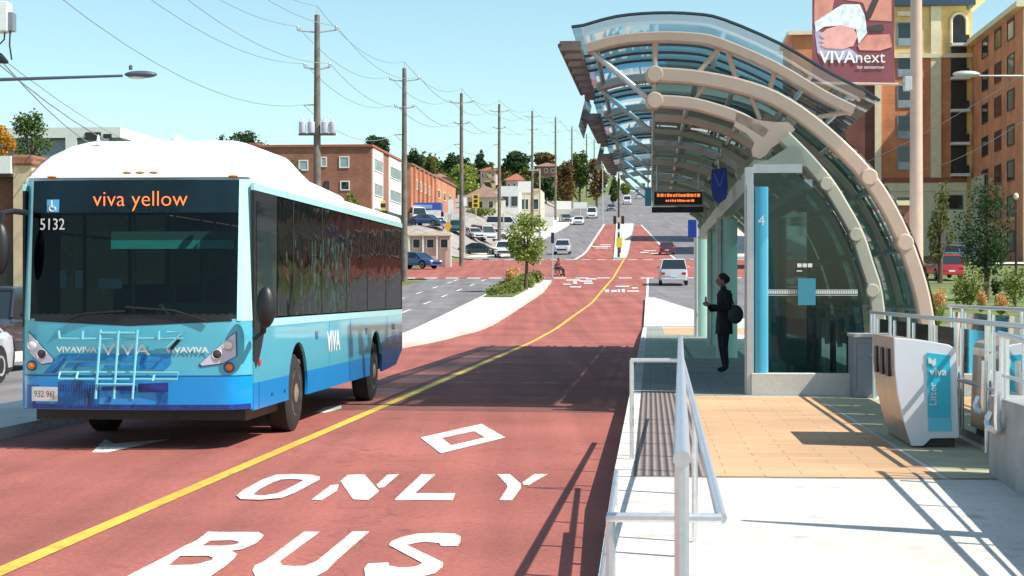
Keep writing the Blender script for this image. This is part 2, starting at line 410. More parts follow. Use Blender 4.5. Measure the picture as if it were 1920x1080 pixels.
poly_ground('letter_marking', [G2(p) for p in U_], C['white'], 'white painted letter U of the word BUS on the red lane', 'road marking')
S_ = [[(1600,68),(1700,64),(1790,68),(1820,82),(1820,110),(1805,132),(1720,132),(1710,118),(1640,110),(1600,115)], [(1600,68),(1600,115),(1545,128),(1450,128),(1465,108),(1520,85)], [(1450,128),(1545,128),(1730,218),(1625,222)],
      [(1625,222),(1730,218),(1728,240),(1690,274),(1600,300),(1540,245),(1590,240)], [(1325,250),(1345,225),(1450,220),(1452,235),(1500,245),(1540,245),(1600,300),(1330,300)]]
poly_ground('letter_marking', [G2(p) for p in S_], C['white'], 'white painted letter S of the word BUS on the red lane', 'road marking')
# partly hidden arrow under the bus, stub by its wheel
poly_ground('arrow_marking', [[(172, 851), (197, 826), (215, 834), (320, 826), (200, 851)]], C['white'], 'white painted arrow head showing below the bus bumper', 'road marking')
poly_ground('arrow_marking', [[(590, 775), (612, 765), (640, 761), (640, 768), (610, 776)]], C['white'], 'short white paint mark beside the front wheel of the bus', 'road marking')
# far lane legends beyond the platform
def px_mark(rects, label, grp=None):
    mb = M()
    for x0, y0, x1, y1 in rects:
        p = []
        for x, y in ((x0, y1), (x1, y1), (x1, y0), (x0, y0)):
            u, v = PR(x, y); p.append(W(u, v, g(u)+.035))
        mb.add(p, [(0,1,2,3)])
    return tag(mb.build('lane_legend', C['white']), label, 'road marking', grp)
px_mark([(1056,533,1070,535),(1068,538,1090,540),(1075,528,1082,533),(1086,527,1110,529),(1095,531,1112,533),(1062,525,1088,527),(1098,523,1118,525)], 'faded white lane lettering just before the red crossing in the left bus lane')
px_mark([(1134,544,1142,549),(1146,545,1156,549),(1158,544,1163,549),(1166,543,1172,549),(1154,537,1180,539),(1176,546,1198,548),(1185,540,1196,542)], 'faded white lane lettering right of the yellow line before the red crossing')
px_mark([(1110,462,1145,463.4),(1116,465,1140,466.2),(1125,459,1146,460.2)], 'faded pale lane lettering beyond the red crossing, left bus lane')
px_mark([(1200,473,1216,474.5),(1220,475,1234,476.4),(1207,470,1230,471)], 'faded pale lane lettering beyond the red crossing, right bus lane')
# centre line
mb = M(); yl = fn([(0, -3.72), (66, -3.78), (80, -3.3), (93, -2.8), (129, -2.45)])
ribbon(-20, 129, lambda u: yl(u)-.07, lambda u: yl(u)+.07, .018, 3, mb)
tag(mb.build('centre_line', C['yellow']), 'long yellow line between the two red bus lanes', 'road marking')
ribbon(129, 186, lambda u: -2.45-.05, lambda u: -2.35, .018, 3, M()).build('thin_line', C['yellow'])
tag(bpy.data.objects['thin_line'], 'thin faded yellow line crossing the red intersection', 'road marking')
def line(u0, u1, v, wd, label, c='white', dz=.02, name='lane_line'):
    f = v if callable(v) else (lambda u: v)
    o = ribbon(u0, u1, lambda u: f(u)-wd/2, lambda u: f(u)+wd/2, dz, 3).build(name, C[c]); return tag(o, label, 'road marking')
line(96, 129, .12, .14, 'white line at the right edge of the red lane before the crossing')
line(183.5, 300, -7.5, .3, 'white line along the left edge of the far red lane')
line(183.5, 298, fn([(183, 2.95), (215, 2.35), (298, -1.25)]), .22, 'white line curving along the right edge of the far red lane')
line(-20, 128, -9.35, .12, 'white line on the grey road beside the left kerb of the median')
def dashes(us_, v, dl, wd, group, labs):
    for i, u in enumerate(us_):
        o = ribbon(u, u+dl, v-wd/2, v+wd/2, .02, 3).build('lane_dash', C['white']); tag(o, labs, 'road marking', group)
dashes(frange(20, 124, 8), -11.6, 3, .13, 'dashes between the grey traffic lanes left of the median', 'white lane dash on the grey road left of the median')
dashes(frange(24, 124, 8), -13.6, 3, .13, 'dashes nearer the left pavement on the grey road', 'white lane dash on the grey road, in the row nearer the left pavement')
for u, lab, grp in ((129.6, 'white block in the near dashed line across the red crossing', 'near crossing line blocks'), (182, 'white block in the far dashed line across the red crossing', 'far crossing line blocks')):
    for i in range(19):
        v = -18+i*1.6
        o = ribbon(u-.75, u+.75, v, v+.95, .03, 3).build('crossing_block', C['white']); tag(o, lab, 'road marking', grp)
# ============================================================ platform and ramp (setting)
C['tile'] = None
def tilemat(name, c1, c2, mortar, sx, bw=.5, rh=.25):
    m = brick(name, c1, c2, mortar, sx); n = m.node_tree
    br = [x for x in n.nodes if x.type == 'TEX_BRICK'][0]; br.inputs['Brick Width'].default_value = bw; br.inputs['Row Height'].default_value = rh
    br.inputs['Mortar Size'].default_value = .008
    tc = [x for x in n.nodes if x.type == 'TEX_COORD'][0]
    mp = n.nodes.new('ShaderNodeMapping'); mp.inputs['Rotation'].default_value = (0, 0, TH); n.links.new(tc.outputs['Object'], mp.inputs['Vector'])
    n.links.new(mp.outputs[0], br.inputs['Vector']); return m
C['tile'] = tilemat('orange paving', (.55, .33, .18), (.61, .38, .21), (.40, .26, .15), 1.0, .6, .3)
C['tile_shade'] = tilemat('paving in canopy shade', (.30, .31, .27), (.25, .27, .24), (.13, .14, .13), 1.0, .6, .3)  # paving darkened to grey green: the canopy shade put into its colour
C['olive'] = mat('yellow grey paving', (.42, .38, .24), .9, 0, .12, 3)
# tactile strip: fine lines along the platform
C['tact'] = mat('grooved warning strip', (.22, .17, .155), .8, 0, .1, 9)
def groove(m, k=26):
    n = m.node_tree; b = n.nodes['Principled BSDF']; tc = [x for x in n.nodes if x.type == 'TEX_COORD'][0]
    mp = n.nodes.new('ShaderNodeMapping'); mp.inputs['Rotation'].default_value = (0, 0, TH); n.links.new(tc.outputs['Object'], mp.inputs['Vector'])
    wv = n.nodes.new('ShaderNodeTexWave'); wv.inputs['Scale'].default_value = k/6.28*1.2; wv.bands_direction = 'X'
    n.links.new(mp.outputs[0], wv.inputs['Vector'])
    bu = n.nodes.new('ShaderNodeBump'); bu.inputs['Strength'].default_value = .9; bu.inputs['Distance'].default_value = .02
    n.links.new(wv.outputs['Fac'], bu.inputs['Height']); n.links.new(bu.outputs[0], b.inputs['Normal'])
    r = n.nodes.new('ShaderNodeValToRGB'); r.color_ramp.elements[0].color = (.55,.55,.55,1); r.color_ramp.elements[1].color = (1.25,1.25,1.25,1)
    n.links.new(wv.outputs['Fac'], r.inputs['Fac'])
    src = b.inputs['Base Color'].links[0].from_socket; n.links.new(mulcol(n, src, r.outputs[0]), b.inputs['Base Color'])
groove(C['tact'])
PH = .30; UR = 13.9
def rh(u): return PH if u >= UR else max(.02, PH-.04*(UR-u))      # ramp height
mb = M()
mb.ubox(UR, 72, 0, 6.6, -.1, PH)
mb.build('platform', C['conc'], kind='structure')
mb = M(); mb.ubox(6.0, UR, 0, 3.3, -.1, rh(6.0), -.1, PH-.001); mb.build('ramp', C['conc'], kind='structure')
mb = M(); mb.ubox(5.9, 16, 4.0, 9, -.1, .12); mb.build('side_pavement', C['conc'], kind='structure')
ribbon(16, 72, 6.6, 7.2, .06, 4).build('platform_back_kerb', C['concg'], kind='structure')
def sheet(u0, u1, v0, v1, m, name, dz=.004):
    b = M(); b.add([W(u0,v0,PH+dz), W(u0,v1,PH+dz), W(u1,v1,PH+dz), W(u1,v0,PH+dz)], [(0,1,2,3)])
    return b.build(name, m, kind='structure')
sheet(UR, 25.6, .16, .77, C['tact'], 'warning_strip'); sheet(25.6, 72, .16, .77, C['tile_shade'], 'platform_paving')  # strip turns grey green farther on, shade kept as colour
sheet(UR, 24.6, .775, 2.55, C['tile'], 'orange_paving'); sheet(UR, 24.6, 2.6, 3.34, C['olive'], 'verge_paving')
sheet(24.6, 60, .775, 2.45, C['tile_shade'], 'shelter_paving'); sheet(60, 71, .775, 5, C['tile'], 'orange_paving')  # under the shelter the shade is painted into the paving
# slab joints on the ramp and platform
C['joint'] = mat('joint sealant', (.20, .19, .18), .9, 0, .2)
for u in (7.6, 9.7, 11.8, 13.85):
    b_ = M(); b_.add([W(u,0,rh(u)+.003), W(u,3.0,rh(u)+.003), W(u+.02,3.0,rh(u+.02)+.003), W(u+.02,0,rh(u+.02)+.003)], [(0,1,2,3)]); b_.build('slab_joint', C['joint'], kind='structure')
# ------------------------------------------------------------ retaining wall and railings on the right
t = thing('sign_post', (3.55, 10.9, .1), 'slim unseen post, tapered for its shadow, beside the ramp wall, just outside the right edge', 'post')  # unseen post, added to cast the long tapered shadow across the ramp
M().tube([(3.55,10.9,0), (3.55,10.9,1.6), (3.5,10.9,2.75)], [.13,.09,.03], 10).build('pole', C['steel'], t, smooth=True)
M().lathe((3.55,10.9,0), [(.2,0),(.2,.05),(.13,.08)], 12).build('base_flange', C['steel'], t)
t = tag(M().ubox(5.8, 14.25, 2.97, 3.27, -.1, .93).build('concrete_wall', C['concg'], bevel=.01), 'grey concrete wall along the right side of the white ramp', 'wall')
tag(M().ubox(14.9, 22.5, 3.42, 3.7, -.1, .93).build('concrete_wall', C['concg'], bevel=.01), 'lower grey concrete wall behind the litter bin', 'wall')
def railing(u0, u1, v, hf, base, step, label, group=None, glasspane=False, r=.024, mid=(.42,), hooks=False):
    """posts, top rail, middle rails, optional glass infill; hf(u) = top height"""
    V = v if callable(v) else (lambda u: v)
    t = thing('railing', W(u0, V(u0), base(u0)), label, 'railing', group)
    M().tube([W(u, V(u), hf(u)) for u in frange(u0, u1, 1.5)], r, 10).build('top_rail', C['steel'], t, smooth=True)
    for k in mid: M().tube([W(u, V(u), base(u)+(hf(u)-base(u))*k) for u in frange(u0, u1, 1.5)], r*.6, 8).build('middle_rail', C['steel'], t, smooth=True)
    us_ = frange(u0+.1, u1-.1, step)
    for u in us_: M().tube([W(u, V(u), base(u)), W(u, V(u), hf(u))], r*.85, 8).build('post', C['steel'], t, smooth=True)
    if glasspane:
        for a, b in zip(us_, us_[1:]):
            M().add([W(a+.05,v+.03,base(a)+.12), W(b-.05,v+.03,base(b)+.12), W(b-.05,v+.03,hf(b)-.08), W(a+.05,v+.03,hf(a)-.08)], [(0,1,2,3)]).build('glass_panel', C['glass'], t)
    return t
wt = lambda u: .93
railing(6.2, 14.1, 3.02, lambda u: rh(u)+1.12, wt, 1.5, 'steel railing standing on the concrete wall beside the white ramp', mid=(.35,))
railing(14.4, 24.5, 3.3, lambda u: 1.47, lambda u: PH, 1.6, 'steel railing with glass panels behind the litter bin', glasspane=True, mid=(.5,))
railing(12.5, 25, 4.45, lambda u: 1.55, lambda u: .12, 1.9, 'outer glass balustrade beyond the concrete wall, at the right edge', glasspane=True, mid=(.62,))
# J-shaped handrail brackets on the wall face
for i, (u, lab) in enumerate(((13.55, 'hooked steel handrail bracket at the far end of the ramp wall'), (15.6, 'hooked steel handrail bracket just behind the litter bin'))):
    v = 2.97 if u < 14.3 else 3.25
    h = 1.15
    tag(M().tube([W(u, v-.06, h), W(u, v-.07, h-.36), W(u+.02, v-.06, h-.43), W(u+.12, v-.05, h-.46), W(u+.42, v-.05, h-.46), W(u+.5, v-.05, h-.42), W(u+.5, v-.02, h-.34)], .028, 8).build('handrail_bracket', C['steel'], smooth=True), lab, 'handrail')
# ------------------------------------------------------------ middle railing and the handrail loop
railing(5.4, 20, lambda u: .385+(u-5.4)*.0168, lambda u: 1.24, rh, 1.25, 'thick steel railing running up the middle of the ramp at the platform edge', r=.028, mid=(.5,))
t = thing('handrail_loop', W(11, .34, rh(11)), 'low rectangular steel handrail loop around the middle railing of the ramp', 'handrail')
hl = lambda u: .87+(u-6.9)*.0342
M().tube([W(6.9, .12, hl(6.9)), W(6.9, .565, hl(6.9))], .02, 8).build('end_bar', C['steel'], t, smooth=True)
M().tube([W(15.3, .12, hl(15.3)), W(15.3, .565, hl(15.3))], .02, 8).build('end_bar', C['steel'], t, smooth=True)
M().tube([W(u, .565, hl(u)) for u in frange(6.9, 15.3, 1.2)], .022, 10).build('side_rail', C['steel'], t, smooth=True)
for u, v in ((6.92, .135), (15.3, .13), (11, .565)):
    M().tube([W(u, v, rh(u)), W(u, v, hl(u))], .02, 8).build('post', C['steel'], t, smooth=True)
t = thing('edge_rail', W(9, .05, rh(9)), 'low steel edge rail along the road side of the ramp', 'railing')
M().tube([W(u, .05, rh(u)+.22) for u in frange(6.2, 12.6, .8)], .018, 8).build('rail', C['steel'], t, smooth=True)
for u in frange(6.4, 12.4, 1.2): M().tube([W(u, .05, rh(u)), W(u, .05, rh(u)+.22)], .014, 6).build('post', C['steel'], t)

# ============================================================ bus shelter
UF = 25.5
def prof(pts, u=UF): return [PU(x, y, u) for x, y in pts]
def dens(p, k=3):
    """Catmull-Rom through a (v,h) list"""
    r = []; n = len(p)
    for i in range(n-1):
        p0, p1, p2, p3 = p[max(i-1,0)], p[i], p[i+1], p[min(i+2,n-1)]
        for j in range(k):
            t_ = j/k
            r.append(tuple(.5*((2*p1[a])+(-p0[a]+p2[a])*t_+(2*p0[a]-5*p1[a]+4*p2[a]-p3[a])*t_*t_+(-p0[a]+3*p1[a]-3*p2[a]+p3[a])*t_**3) for a in (0,1)))
    r.append(p[-1]); return r
A = dens(prof([(1228,141),(1300,146),(1380,161),(1452,186),(1520,230),(1590,292),(1645,358),(1690,442),(1722,533),(1737,610),(1745,700)]))
U = dens(prof([(1100,92),(1160,76),(1230,70),(1300,72),(1350,82),(1450,125),(1540,178),(1600,208)]))
L = dens(prof([(1228,190),(1290,194),(1340,206),(1390,224),(1436,252)]))
Ain = [(v-.16*0, h) for v, h in A]
C['archgrey'] = mat('olive grey steel', (.40,.38,.30), .45, 0, .05, 4)  # duller than the tan; used on all frames behind the first
shel = thing('bus_shelter', W(UF, 4.2, PH), 'long arched glass and steel transit shelter on the platform right of the red lanes', 'bus shelter')
def member(prof_, u, wv, wu, m, name, par):
    """flat-sided curved beam: follows the profile in a plane across the platform"""
    mb = M(); vs = []; n = len(prof_)
    for i, (v, h) in enumerate(prof_):
        a = prof_[max(i-1,0)]; b = prof_[min(i+1,n-1)]
        tx, tz = b[0]-a[0], b[1]-a[1]; l = math.hypot(tx, tz) or 1; nx, nz = -tz/l, tx/l
        for sx, su in ((-1,-1),(-.75,-1.25),(.75,-1.25),(1,-1),(1,1),(-1,1)):
            vs.append(W(u+su*wu/2, v+nx*sx*wv/2, h+nz*sx*wv/2))
    fs = []
    for i in range(n-1):
        for j in range(6): fs.append((i*6+j, i*6+(j+1) % 6, (i+1)*6+(j+1) % 6, (i+1)*6+j))
    fs.append((5,4,3,2,1,0)); fs.append(tuple(range((n-1)*6, n*6)))
    mb.add(vs, fs); return mb.build(name, m, par, smooth=True)
def vh(p, u, du=0): return W(u+du, p[0], p[1])
STEP = 4.8; NF = 7; frames = [UF+STEP*k for k in range(NF)]
br = prof([(1380,212),(1420,226),(1450,230),(1478,230),(1490,244),(1470,262),(1444,280),(1436,292),(1424,299),(1412,294),(1409,282),(1414,268),(1400,252),(1376,238)])
node1, node2 = PU(1628,333,UF), PU(1695,455,UF)
for k, u in enumerate(frames):
    TM = C['tan'] if k == 0 else C['archgrey']
    ar = member(A, u, .215, .2, TM, 'arch', shel) if k < 2 else member(A, u, .15, .16, TM, 'arch', shel)
    if k < 1 or k == 1:
        for nd in ((A[0], L[0], node1, node2) if k == 0 else (node1, node2)):
            M().lathe(W(u-.16, nd[0]+.0, nd[1]), [(.105,0),(.125,.02),(.125,.3)], 18, 'y').build('end_cap', C['tan'], ar, smooth=True)
    member(L, u, .18 if k == 0 else .1, .16, TM, 'lower_beam', shel)
    M().prism([W(u-.1, v, h) for v, h in br], W(u+.1, 0, 0)-W(u-.1, 0, 0)).build('bracket', TM, shel)
    member(U, u, .15, .16, C['tan'], 'upper_beam', shel)
    tp = PU(1106,94,UF); e1 = PU(1218,187,UF)
    for a, b, r in ((tp, e1, .045), (PU(1228,74,UF), PU(1228,132,UF), .04), (PU(1351,88,UF), PU(1310,135,UF), .04), (PU(1363,92,UF), PU(1381,150,UF), .04),
                    (PU(1455,128,UF), PU(1440,178,UF), .04), (PU(1600,208,UF), PU(1520,222,UF), .035), (PU(1228,150,UF), PU(1228,186,UF), .03), (PU(1405,170,UF), PU(1425,225,UF), .035), (PU(1330,150,UF), PU(1300,190,UF), .03)):
        M().tube([vh(a, u), vh(b, u)], r, 8).build('strut', C['silver'] if a == tp else C['tan'], shel, smooth=True)
    if k < NF-1:          # intermediate ribs
        member(L, u+STEP/2, .12, .1, C['tan'], 'rib', shel)
        member(A[9:], u+STEP/2, .1, .1, C['tan'], 'rib', shel)
UE = frames[-1]+1.2
C['blueglass'] = glass('blue canopy glass', (.16, .55, .88), .9, .3, (.02, .26, .55))
C['soffit'] = mat('olive grey soffit panel', (.42, .43, .36), .6, 0, .08, 2)
_n = C['soffit'].node_tree; _t = _n.nodes.new('ShaderNodeBsdfTranslucent'); _t.inputs[0].default_value = (.42,.46,.38,1); _m = _n.nodes.new('ShaderNodeMixShader'); _m.inputs[0].default_value = .4
_n.links.new(_n.nodes['Principled BSDF'].outputs[0], _m.inputs[1]); _n.links.new(_t.outputs[0], _m.inputs[2]); _n.links.new(_m.outputs[0], _n.nodes['Material Output'].inputs[0])
C['paneb'] = glass('blue grey canopy glass', (.30, .50, .58), .9, .18, (.06, .13, .17))
# longitudinal purlins
for q in (U[1], U[6], U[12], U[17], U[-2], A[0], A[6], A[10], A[14], A[18], A[22], A[26], L[3], L[9]):
    M().tube([W(UF+.12, q[0], q[1]+.04), W(UE, q[0], q[1]+.04)], .04, 8).build('purlin', C['silver'], shel, smooth=True)
M().ubox(26.4, UE, L[-1][0]-.12, L[-1][0]+.12, L[-1][1]-.62, L[-1][1]-.3).build('gutter_beam', C['archgrey'], shel)
# upper canopy glass: lifted off the beams, cantilevered forward
Ug = [(U[0][0]-.16, U[0][1]-.02)]+U+[(U[-1][0]+.2, U[-1][1]-.14)]
def skin(prof_, ua, ub, lift, m, name, i0=0, i1=None):
    p = prof_[i0:i1]; mb = M(); vs = []
    for v, h in p: vs += [W(ua, v, h+lift), W(ub, v, h+lift)]
    mb.add(vs, [(2*i, 2*i+1, 2*i+3, 2*i+2) for i in range(len(p)-1)]); return mb.build(name, m, shel)
def bars(prof_, u, lift, name='glazing_bar', m=None):
    M().tube([W(u, v, h+lift) for v, h in prof_], .022, 6).build(name, m or C['dark'], shel)
skin(Ug, 24.15, UF, .14, C['glass_clear'], 'roof_glass'); bars(Ug, 24.15, .14, m=C['winblack'])
for k in range(NF-1):
    u = frames[k]
    skin(Ug, u, u+1.6, .14, C['glass_clear'] if k % 2 == 0 else C['glass_roof'], 'roof_glass')
    skin(Ug, u+1.6, u+3.4, .14, C['paneb'], 'roof_panel')
    skin(Ug, u+3.4, u+STEP, .14, C['blueglass'], 'roof_glass', 0, 9); skin(Ug, u+3.4, u+STEP, .14, C['glass_roof'], 'roof_glass', 8)
    for q in (1.6, 2.5, 3.4): bars(Ug, u+q, .12)
    # lower roof
    skin(A, u, u+1.2, .17, C['glass_clear'] if k == 0 else C['soffit'], 'roof_panel', 0, 12)
    skin(A, u+1.2, u+2.4, .17, C['blueglass'] if k % 2 else C['glass_roof'], 'roof_glass', 0, 12)
    skin(A, u+2.4, u+3.8, .17, C['soffit'], 'roof_panel', 0, 12)
    skin(A, u+3.8, u+STEP, .17, C['glass_roof'], 'roof_glass', 0, 12)
    # curved side wall of dark green glass
    skin([(v+.14, h+.06) for v, h in A], u, u+STEP, 0, C['glass_dark'], 'wall_glass', 11, None)
    for q in (1.2, 2.4, 3.6): M().tube([W(u+q, v+.14, h+.06) for v, h in A[11:]], .02, 6).build('glazing_bar', C['silver'], shel)
    skin(L, u+.3, u+1.9, .12, C['soffit'], 'ceiling_panel'); skin(L, u+2.7, u+4.3, .12, C['soffit'], 'ceiling_panel')
C['louvre'] = mat('brown grey louvre', (.17,.12,.10), .5, 0, .15, 4)
# saw-tooth louvres along the road edge
e = Ug[0]
for base_u in (24.3, 34.2, 44.2):
    for j in range(8):
        ln = .17-.017*j; u = base_u+j*.86
        M().ubox(u, u+.34, e[0]-ln, e[0]+.12, e[1]-.16, e[1]-.03).build('louvre', C['louvre'], shel)
    M().tube([W(base_u, e[0]-.17, e[1]-.09), W(base_u+7*.86, e[0]-.1, e[1]-.09)], .03, 6).build('louvre_edge', C['dark'], shel)
for base_u in (31.4, 41.2, 51.2):
    M().add([W(base_u, e[0]-.05, e[1]+.08), W(base_u+2.6, e[0]-.05, e[1]+.08), W(base_u+2.6, e[0]-.2, e[1]-.55), W(base_u, e[0]-.2, e[1]-.55)], [(0,1,2,3)]).build('edge_glass', C['blueglass'], shel)
# ---------------------------- enclosure
v0 = PU(1402,600,25.0)[0]; vA = PU(1412,600,25.0)[0]
enc = thing('waiting_room', W(25, vA+1, PH), 'dark glazed waiting room under the shelter with a concrete sill at the front', 'waiting room')
M().ubox(24.95, 25.15, v0-.04, vA, PH, 3.5).build('corner_post', C['silver'], enc, bevel=.008)
b0, b1 = PU(1408,740,24.9)[0], PU(1600,740,24.9)[0]
M().ubox(24.85, 25.25, b0, b1, PH, PU(1500,700,24.9)[1]).build('sill', C['kerb'], enc, bevel=.01)
bv = PU(1504,316,25.0)[0]; bh = PU(1504,316,25.0)[1]
M().ubox(24.98, 25.14, vA, bv, bh-.06, bh+.06).build('head_beam', C['silver'], enc)
Bp = dens([PU(x, y, 25.3) for x, y in ((1470,258),(1512,300),(1550,345),(1580,393),(1605,440),(1625,500),(1640,550),(1649,640),(1652,735))])
ia = member(Bp, 25.3, .2, .2, C['archgrey'], 'inner_arch', enc)
for x, y in ((1550,345),(1605,440),(1636,545)): q = PU(x, y, 25.15); M().lathe(W(25.12, *q), [(.085,0),(.1,.02),(.1,.2)], 16, 'y').build('bolt_cap', C['archgrey'], ia, smooth=True)
p = [PU(x, y, 25.05) for x, y in ((1413,322),(1490,322),(1535,362),(1570,415),(1592,468),(1614,550),(1622,640),(1622,700),(1413,700))]
M().add([W(25.05, v, h) for v, h in p], [tuple(range(9))]).build('front_glass', C['glass_dark'], enc)
tri = [PU(x, y, 25.1) for x, y in ((1405,312),(1440,300),(1484,272),(1500,278),(1512,312))]
M().prism([W(25.05, v, h) for v, h in tri], W(25.15,0,0)-W(25.05,0,0)).build('gusset_panel', C['soffit'], enc)
# frit stripe: rows of small white squares on the glass
mb = M()
for i in range(60):
    a = 1414+i*3.25; q = PU(a, 545, 25.03); q2 = PU(a+2.1, 551, 25.03); mb.ubox(25.025, 25.035, q[0], q2[0], q2[1], q[1])
for yy in (543.2, 553): a = PU(1413, yy, 25.03); b = PU(1608, yy+1, 25.03); mb.ubox(25.025, 25.035, a[0], b[0], b[1], a[1])
mb.build('frit_stripe', C['wframe'], enc)
C['cyan'] = mat('cyan painted panel', (.07, .40, .56), .35, 0, .06, 1.5)
C['teal'] = mat('dull teal panel', (.05, .26, .34), .5, 0, .05)
a, b = PU(1496,522,25.0), PU(1529,572,25.0); M().ubox(24.98, 25.01, a[0], b[0], b[1], a[1]).build('notice_panel', C['teal'], enc)
mb = M()
for x in (1495,1505,1515): a, b = PU(x,494,25.0), PU(x+8,501,25.0); mb.ubox(25.0, 25.02, a[0], b[0], b[1], a[1])
a, b = PU(1494,507,25.0), PU(1504,509,25.0); mb.ubox(25.0, 25.02, a[0], b[0], b[1], a[1]); mb.build('sticker_row', C['wframe'], enc)
vS = 2.5
for u in (29, 33.5, 38): M().ubox(u, u+.08, vS, vS+.08, PH, 3.3).build('side_post', C['silver'], enc)
M().add([W(25.2, vS, PH+.3), W(38, vS, PH+.3), W(38, vS, 3.2), W(25.2, vS, 3.2)], [(0,1,2,3)]).build('side_glass', C['glass_dark'], enc)
M().ubox(25.2, 38, vS-.04, vS+.08, 3.2, 3.34).build('side_head', C['silver'], enc)
# rounded cyan wing at the corner and the pale wings beyond
def wing(u, pa, pb, ph0, ph1, m, lab, first=False, grp=None):
    (va, h1), (vb, _) = PU(pa, ph0, u), PU(pb, ph0, u)
    t = thing('wind_screen', W(u, (va+vb)/2, PH), lab, 'screen', grp)
    mb = M(); n = 10; vs = []
    for h in (PH, h1):
        for j in range(n):
            q = 2*math.pi*j/n; vs.append(W(u+.06+.07*math.sin(q), (va+vb)/2+(vb-va)/2*math.cos(q), h))
    mb.add(vs, [(j, (j+1) % n, n+(j+1) % n, n+j) for j in range(n)]+[tuple(range(n))[::-1], tuple(range(n, 2*n))])
    mb.build('panel', m, t, smooth=True)
    M().ubox(u-.02, u+.14, va-.1, va-.005, PH, h1+.03).build('post', C['silver'], t); return t
C['mint'] = mat('pale mint translucent panel', (.42, .68, .58), .4, 0, .08, 1)
t = wing(25.02-.12, 1414, 1441, 350, 700, C['cyan'], 'bright cyan rounded panel at the front corner of the waiting room')
a = PU(1427, 415, 24.9); text('4', 'numeral', C['wframe'], t, W(24.8, a[0], a[1]), W(0,1)-W(0,0), (0,0,1), .2, .003)
wing(38.9, 1352, 1383, 410, 670, C['mint'], 'pale mint wing screen behind the person on the platform')
wing(57, 1307, 1330, 446, 640, C['mint'], 'pale mint wing screen farthest along the platform')
wing(47.5, 1333, 1352, 430, 650, C['mint'], 'narrow mint wing screen mostly hidden between the two wider ones')
# machines inside and around
def rbox(name, u0, u1, v0_, v1_, h0, h1, m, par, bev=.015): return M().ubox(u0, u1, v0_, v1_, h0, h1).build(name, m, par, bevel=bev)
t = thing('ticket_machine', W(27.6, 4.3, PH), 'tall teal ticket machine seen through the dark glass of the waiting room', 'ticket machine')
a, b = PU(1493,560,27.6), PU(1540,700,27.6); rbox('cabinet', 27.6, 28.2, a[0], b[0], PH, 1.75, C['teal'], t)
rbox('screen', 27.57, 27.6, a[0]+.08, b[0]-.08, 1.35, 1.65, C['winblack'], t, 0); rbox('side_trim', 27.56, 27.6, b[0]-.07, b[0], PH, 1.7, C['mint'], t, 0)
t = thing('bench', W(27, 5, PH), 'slanted teal topped bench inside the glass room, near its right end', 'bench')
a, b = PU(1545,585,27), PU(1612,612,27); M().hexa([W(26.8,a[0],a[1]-.08),W(26.8,b[0],b[1]-.08),W(27.9,b[0],b[1]-.08),W(27.9,a[0],a[1]-.08),W(26.8,a[0],a[1]),W(26.8,b[0],b[1]),W(27.9,b[0],b[1]),W(27.9,a[0],a[1])]).build('bench_top', C['cyan'], t)
rbox('leg', 27, 27.1, a[0]+.1, a[0]+.18, PH, a[1]-.08, C['dark'], t, 0); rbox('leg', 27, 27.1, b[0]-.18, b[0]-.1, PH, b[1]-.08, C['dark'], t, 0)
t = thing('ticket_cabinet', W(24.6, 4.1, PH), 'plain grey metal cabinet between the glass front and the litter bin', 'cabinet')
a, b = PU(1602,628,24.3), PU(1644,740,24.3)
C['greymetal'] = mat('dull grey metal', (.22, .25, .29), .5, .2, .08, 3)
rbox('body', 24.3, 25.3, a[0], b[0], PH, a[1]-.03, C['greymetal'], t); rbox('lid', 24.26, 25.34, a[0]-.02, b[0]+.02, a[1]-.03, a[1]+.01, C['silver'], t, 0)
rbox('door', 24.28, 24.3, a[0]+.04, b[0]-.04, PH+.1, a[1]-.12, C['greymetal'], t, 0)
# ---------------------------- litter bin
ub = 16.6; bl = [PU(x, y, ub) for x, y in ((1675.5,633),(1730,638),(1778,646),(1788,652),(1792,664),(1794,726),(1798,821),(1745,822),(1731,836),(1709,836),(1694,790),(1682.5,740),(1677,691))]
t = thing('litter_bin', W(ub+.8, 2.9, PH), 'white shield shaped litter and recycling bin with a blue side panel', 'litter bin')
C['binwhite'] = mat('white enamel', (.74, .76, .80), .3, 0, .03, 2)
dU = W(ub+1.55,0,0)-W(ub+.02,0,0)
C['binmetal'] = mat('satin taupe metal', (.42, .34, .28), .35, .5, .1, 5)
mb = M(); n = len(bl)
mb.prism([W(ub+.02, v, h) for v, h in bl], dU); mb.build('body', C['binmetal'], t)
mb = M(); mb.prism([W(ub-.02, v, h) for v, h in bl], W(.04,0,0)-W(0,0,0)); mb.build('front_panel', C['binwhite'], t, bevel=.006)
def dec(pts, u, m, name, par, th=.006): return M().prism([W(u, *PU(x, y, ub)) for x, y in pts], W(th,0,0)-W(0,0,0)).build(name, m, par)
C['binblue'] = mat('blue panel film', (.03, .50, .66), .35, 0, .08, 2); C['binblue2'] = mat('pale blue panel film', (.12, .60, .80), .35, 0, .05, 2)
pn = dec([(1736,661),(1780,666),(1782,782),(1739,782)], ub-.03, C['binblue'], 'blue_panel', t)
dec([(1739,783),(1782,783),(1784,808),(1740,808)], ub-.03, C['binblue2'], 'pale_panel', t)
X_ = W(0,1)-W(0,0); q = PU(1748.5, 739, ub)
text('Litter', 'panel_lettering', C['wframe'], pn, W(ub-.036, *q), (0,0,1), -X_, .095, .002)
q = PU(1758, 697, ub); text('viva', 'panel_lettering', C['wframe'], pn, W(ub-.036, *q), X_, (0,0,1), .1, .002, bold=.002)
M().prism([W(ub-.038, *PU(x, y, ub)) for x, y in ((1739,671),(1744,671),(1747,677),(1753,671),(1754,683),(1749,687),(1746,682),(1740,681))], W(.006,0,0)-W(0,0,0)).build('panel_emblem', C['wframe'], pn)
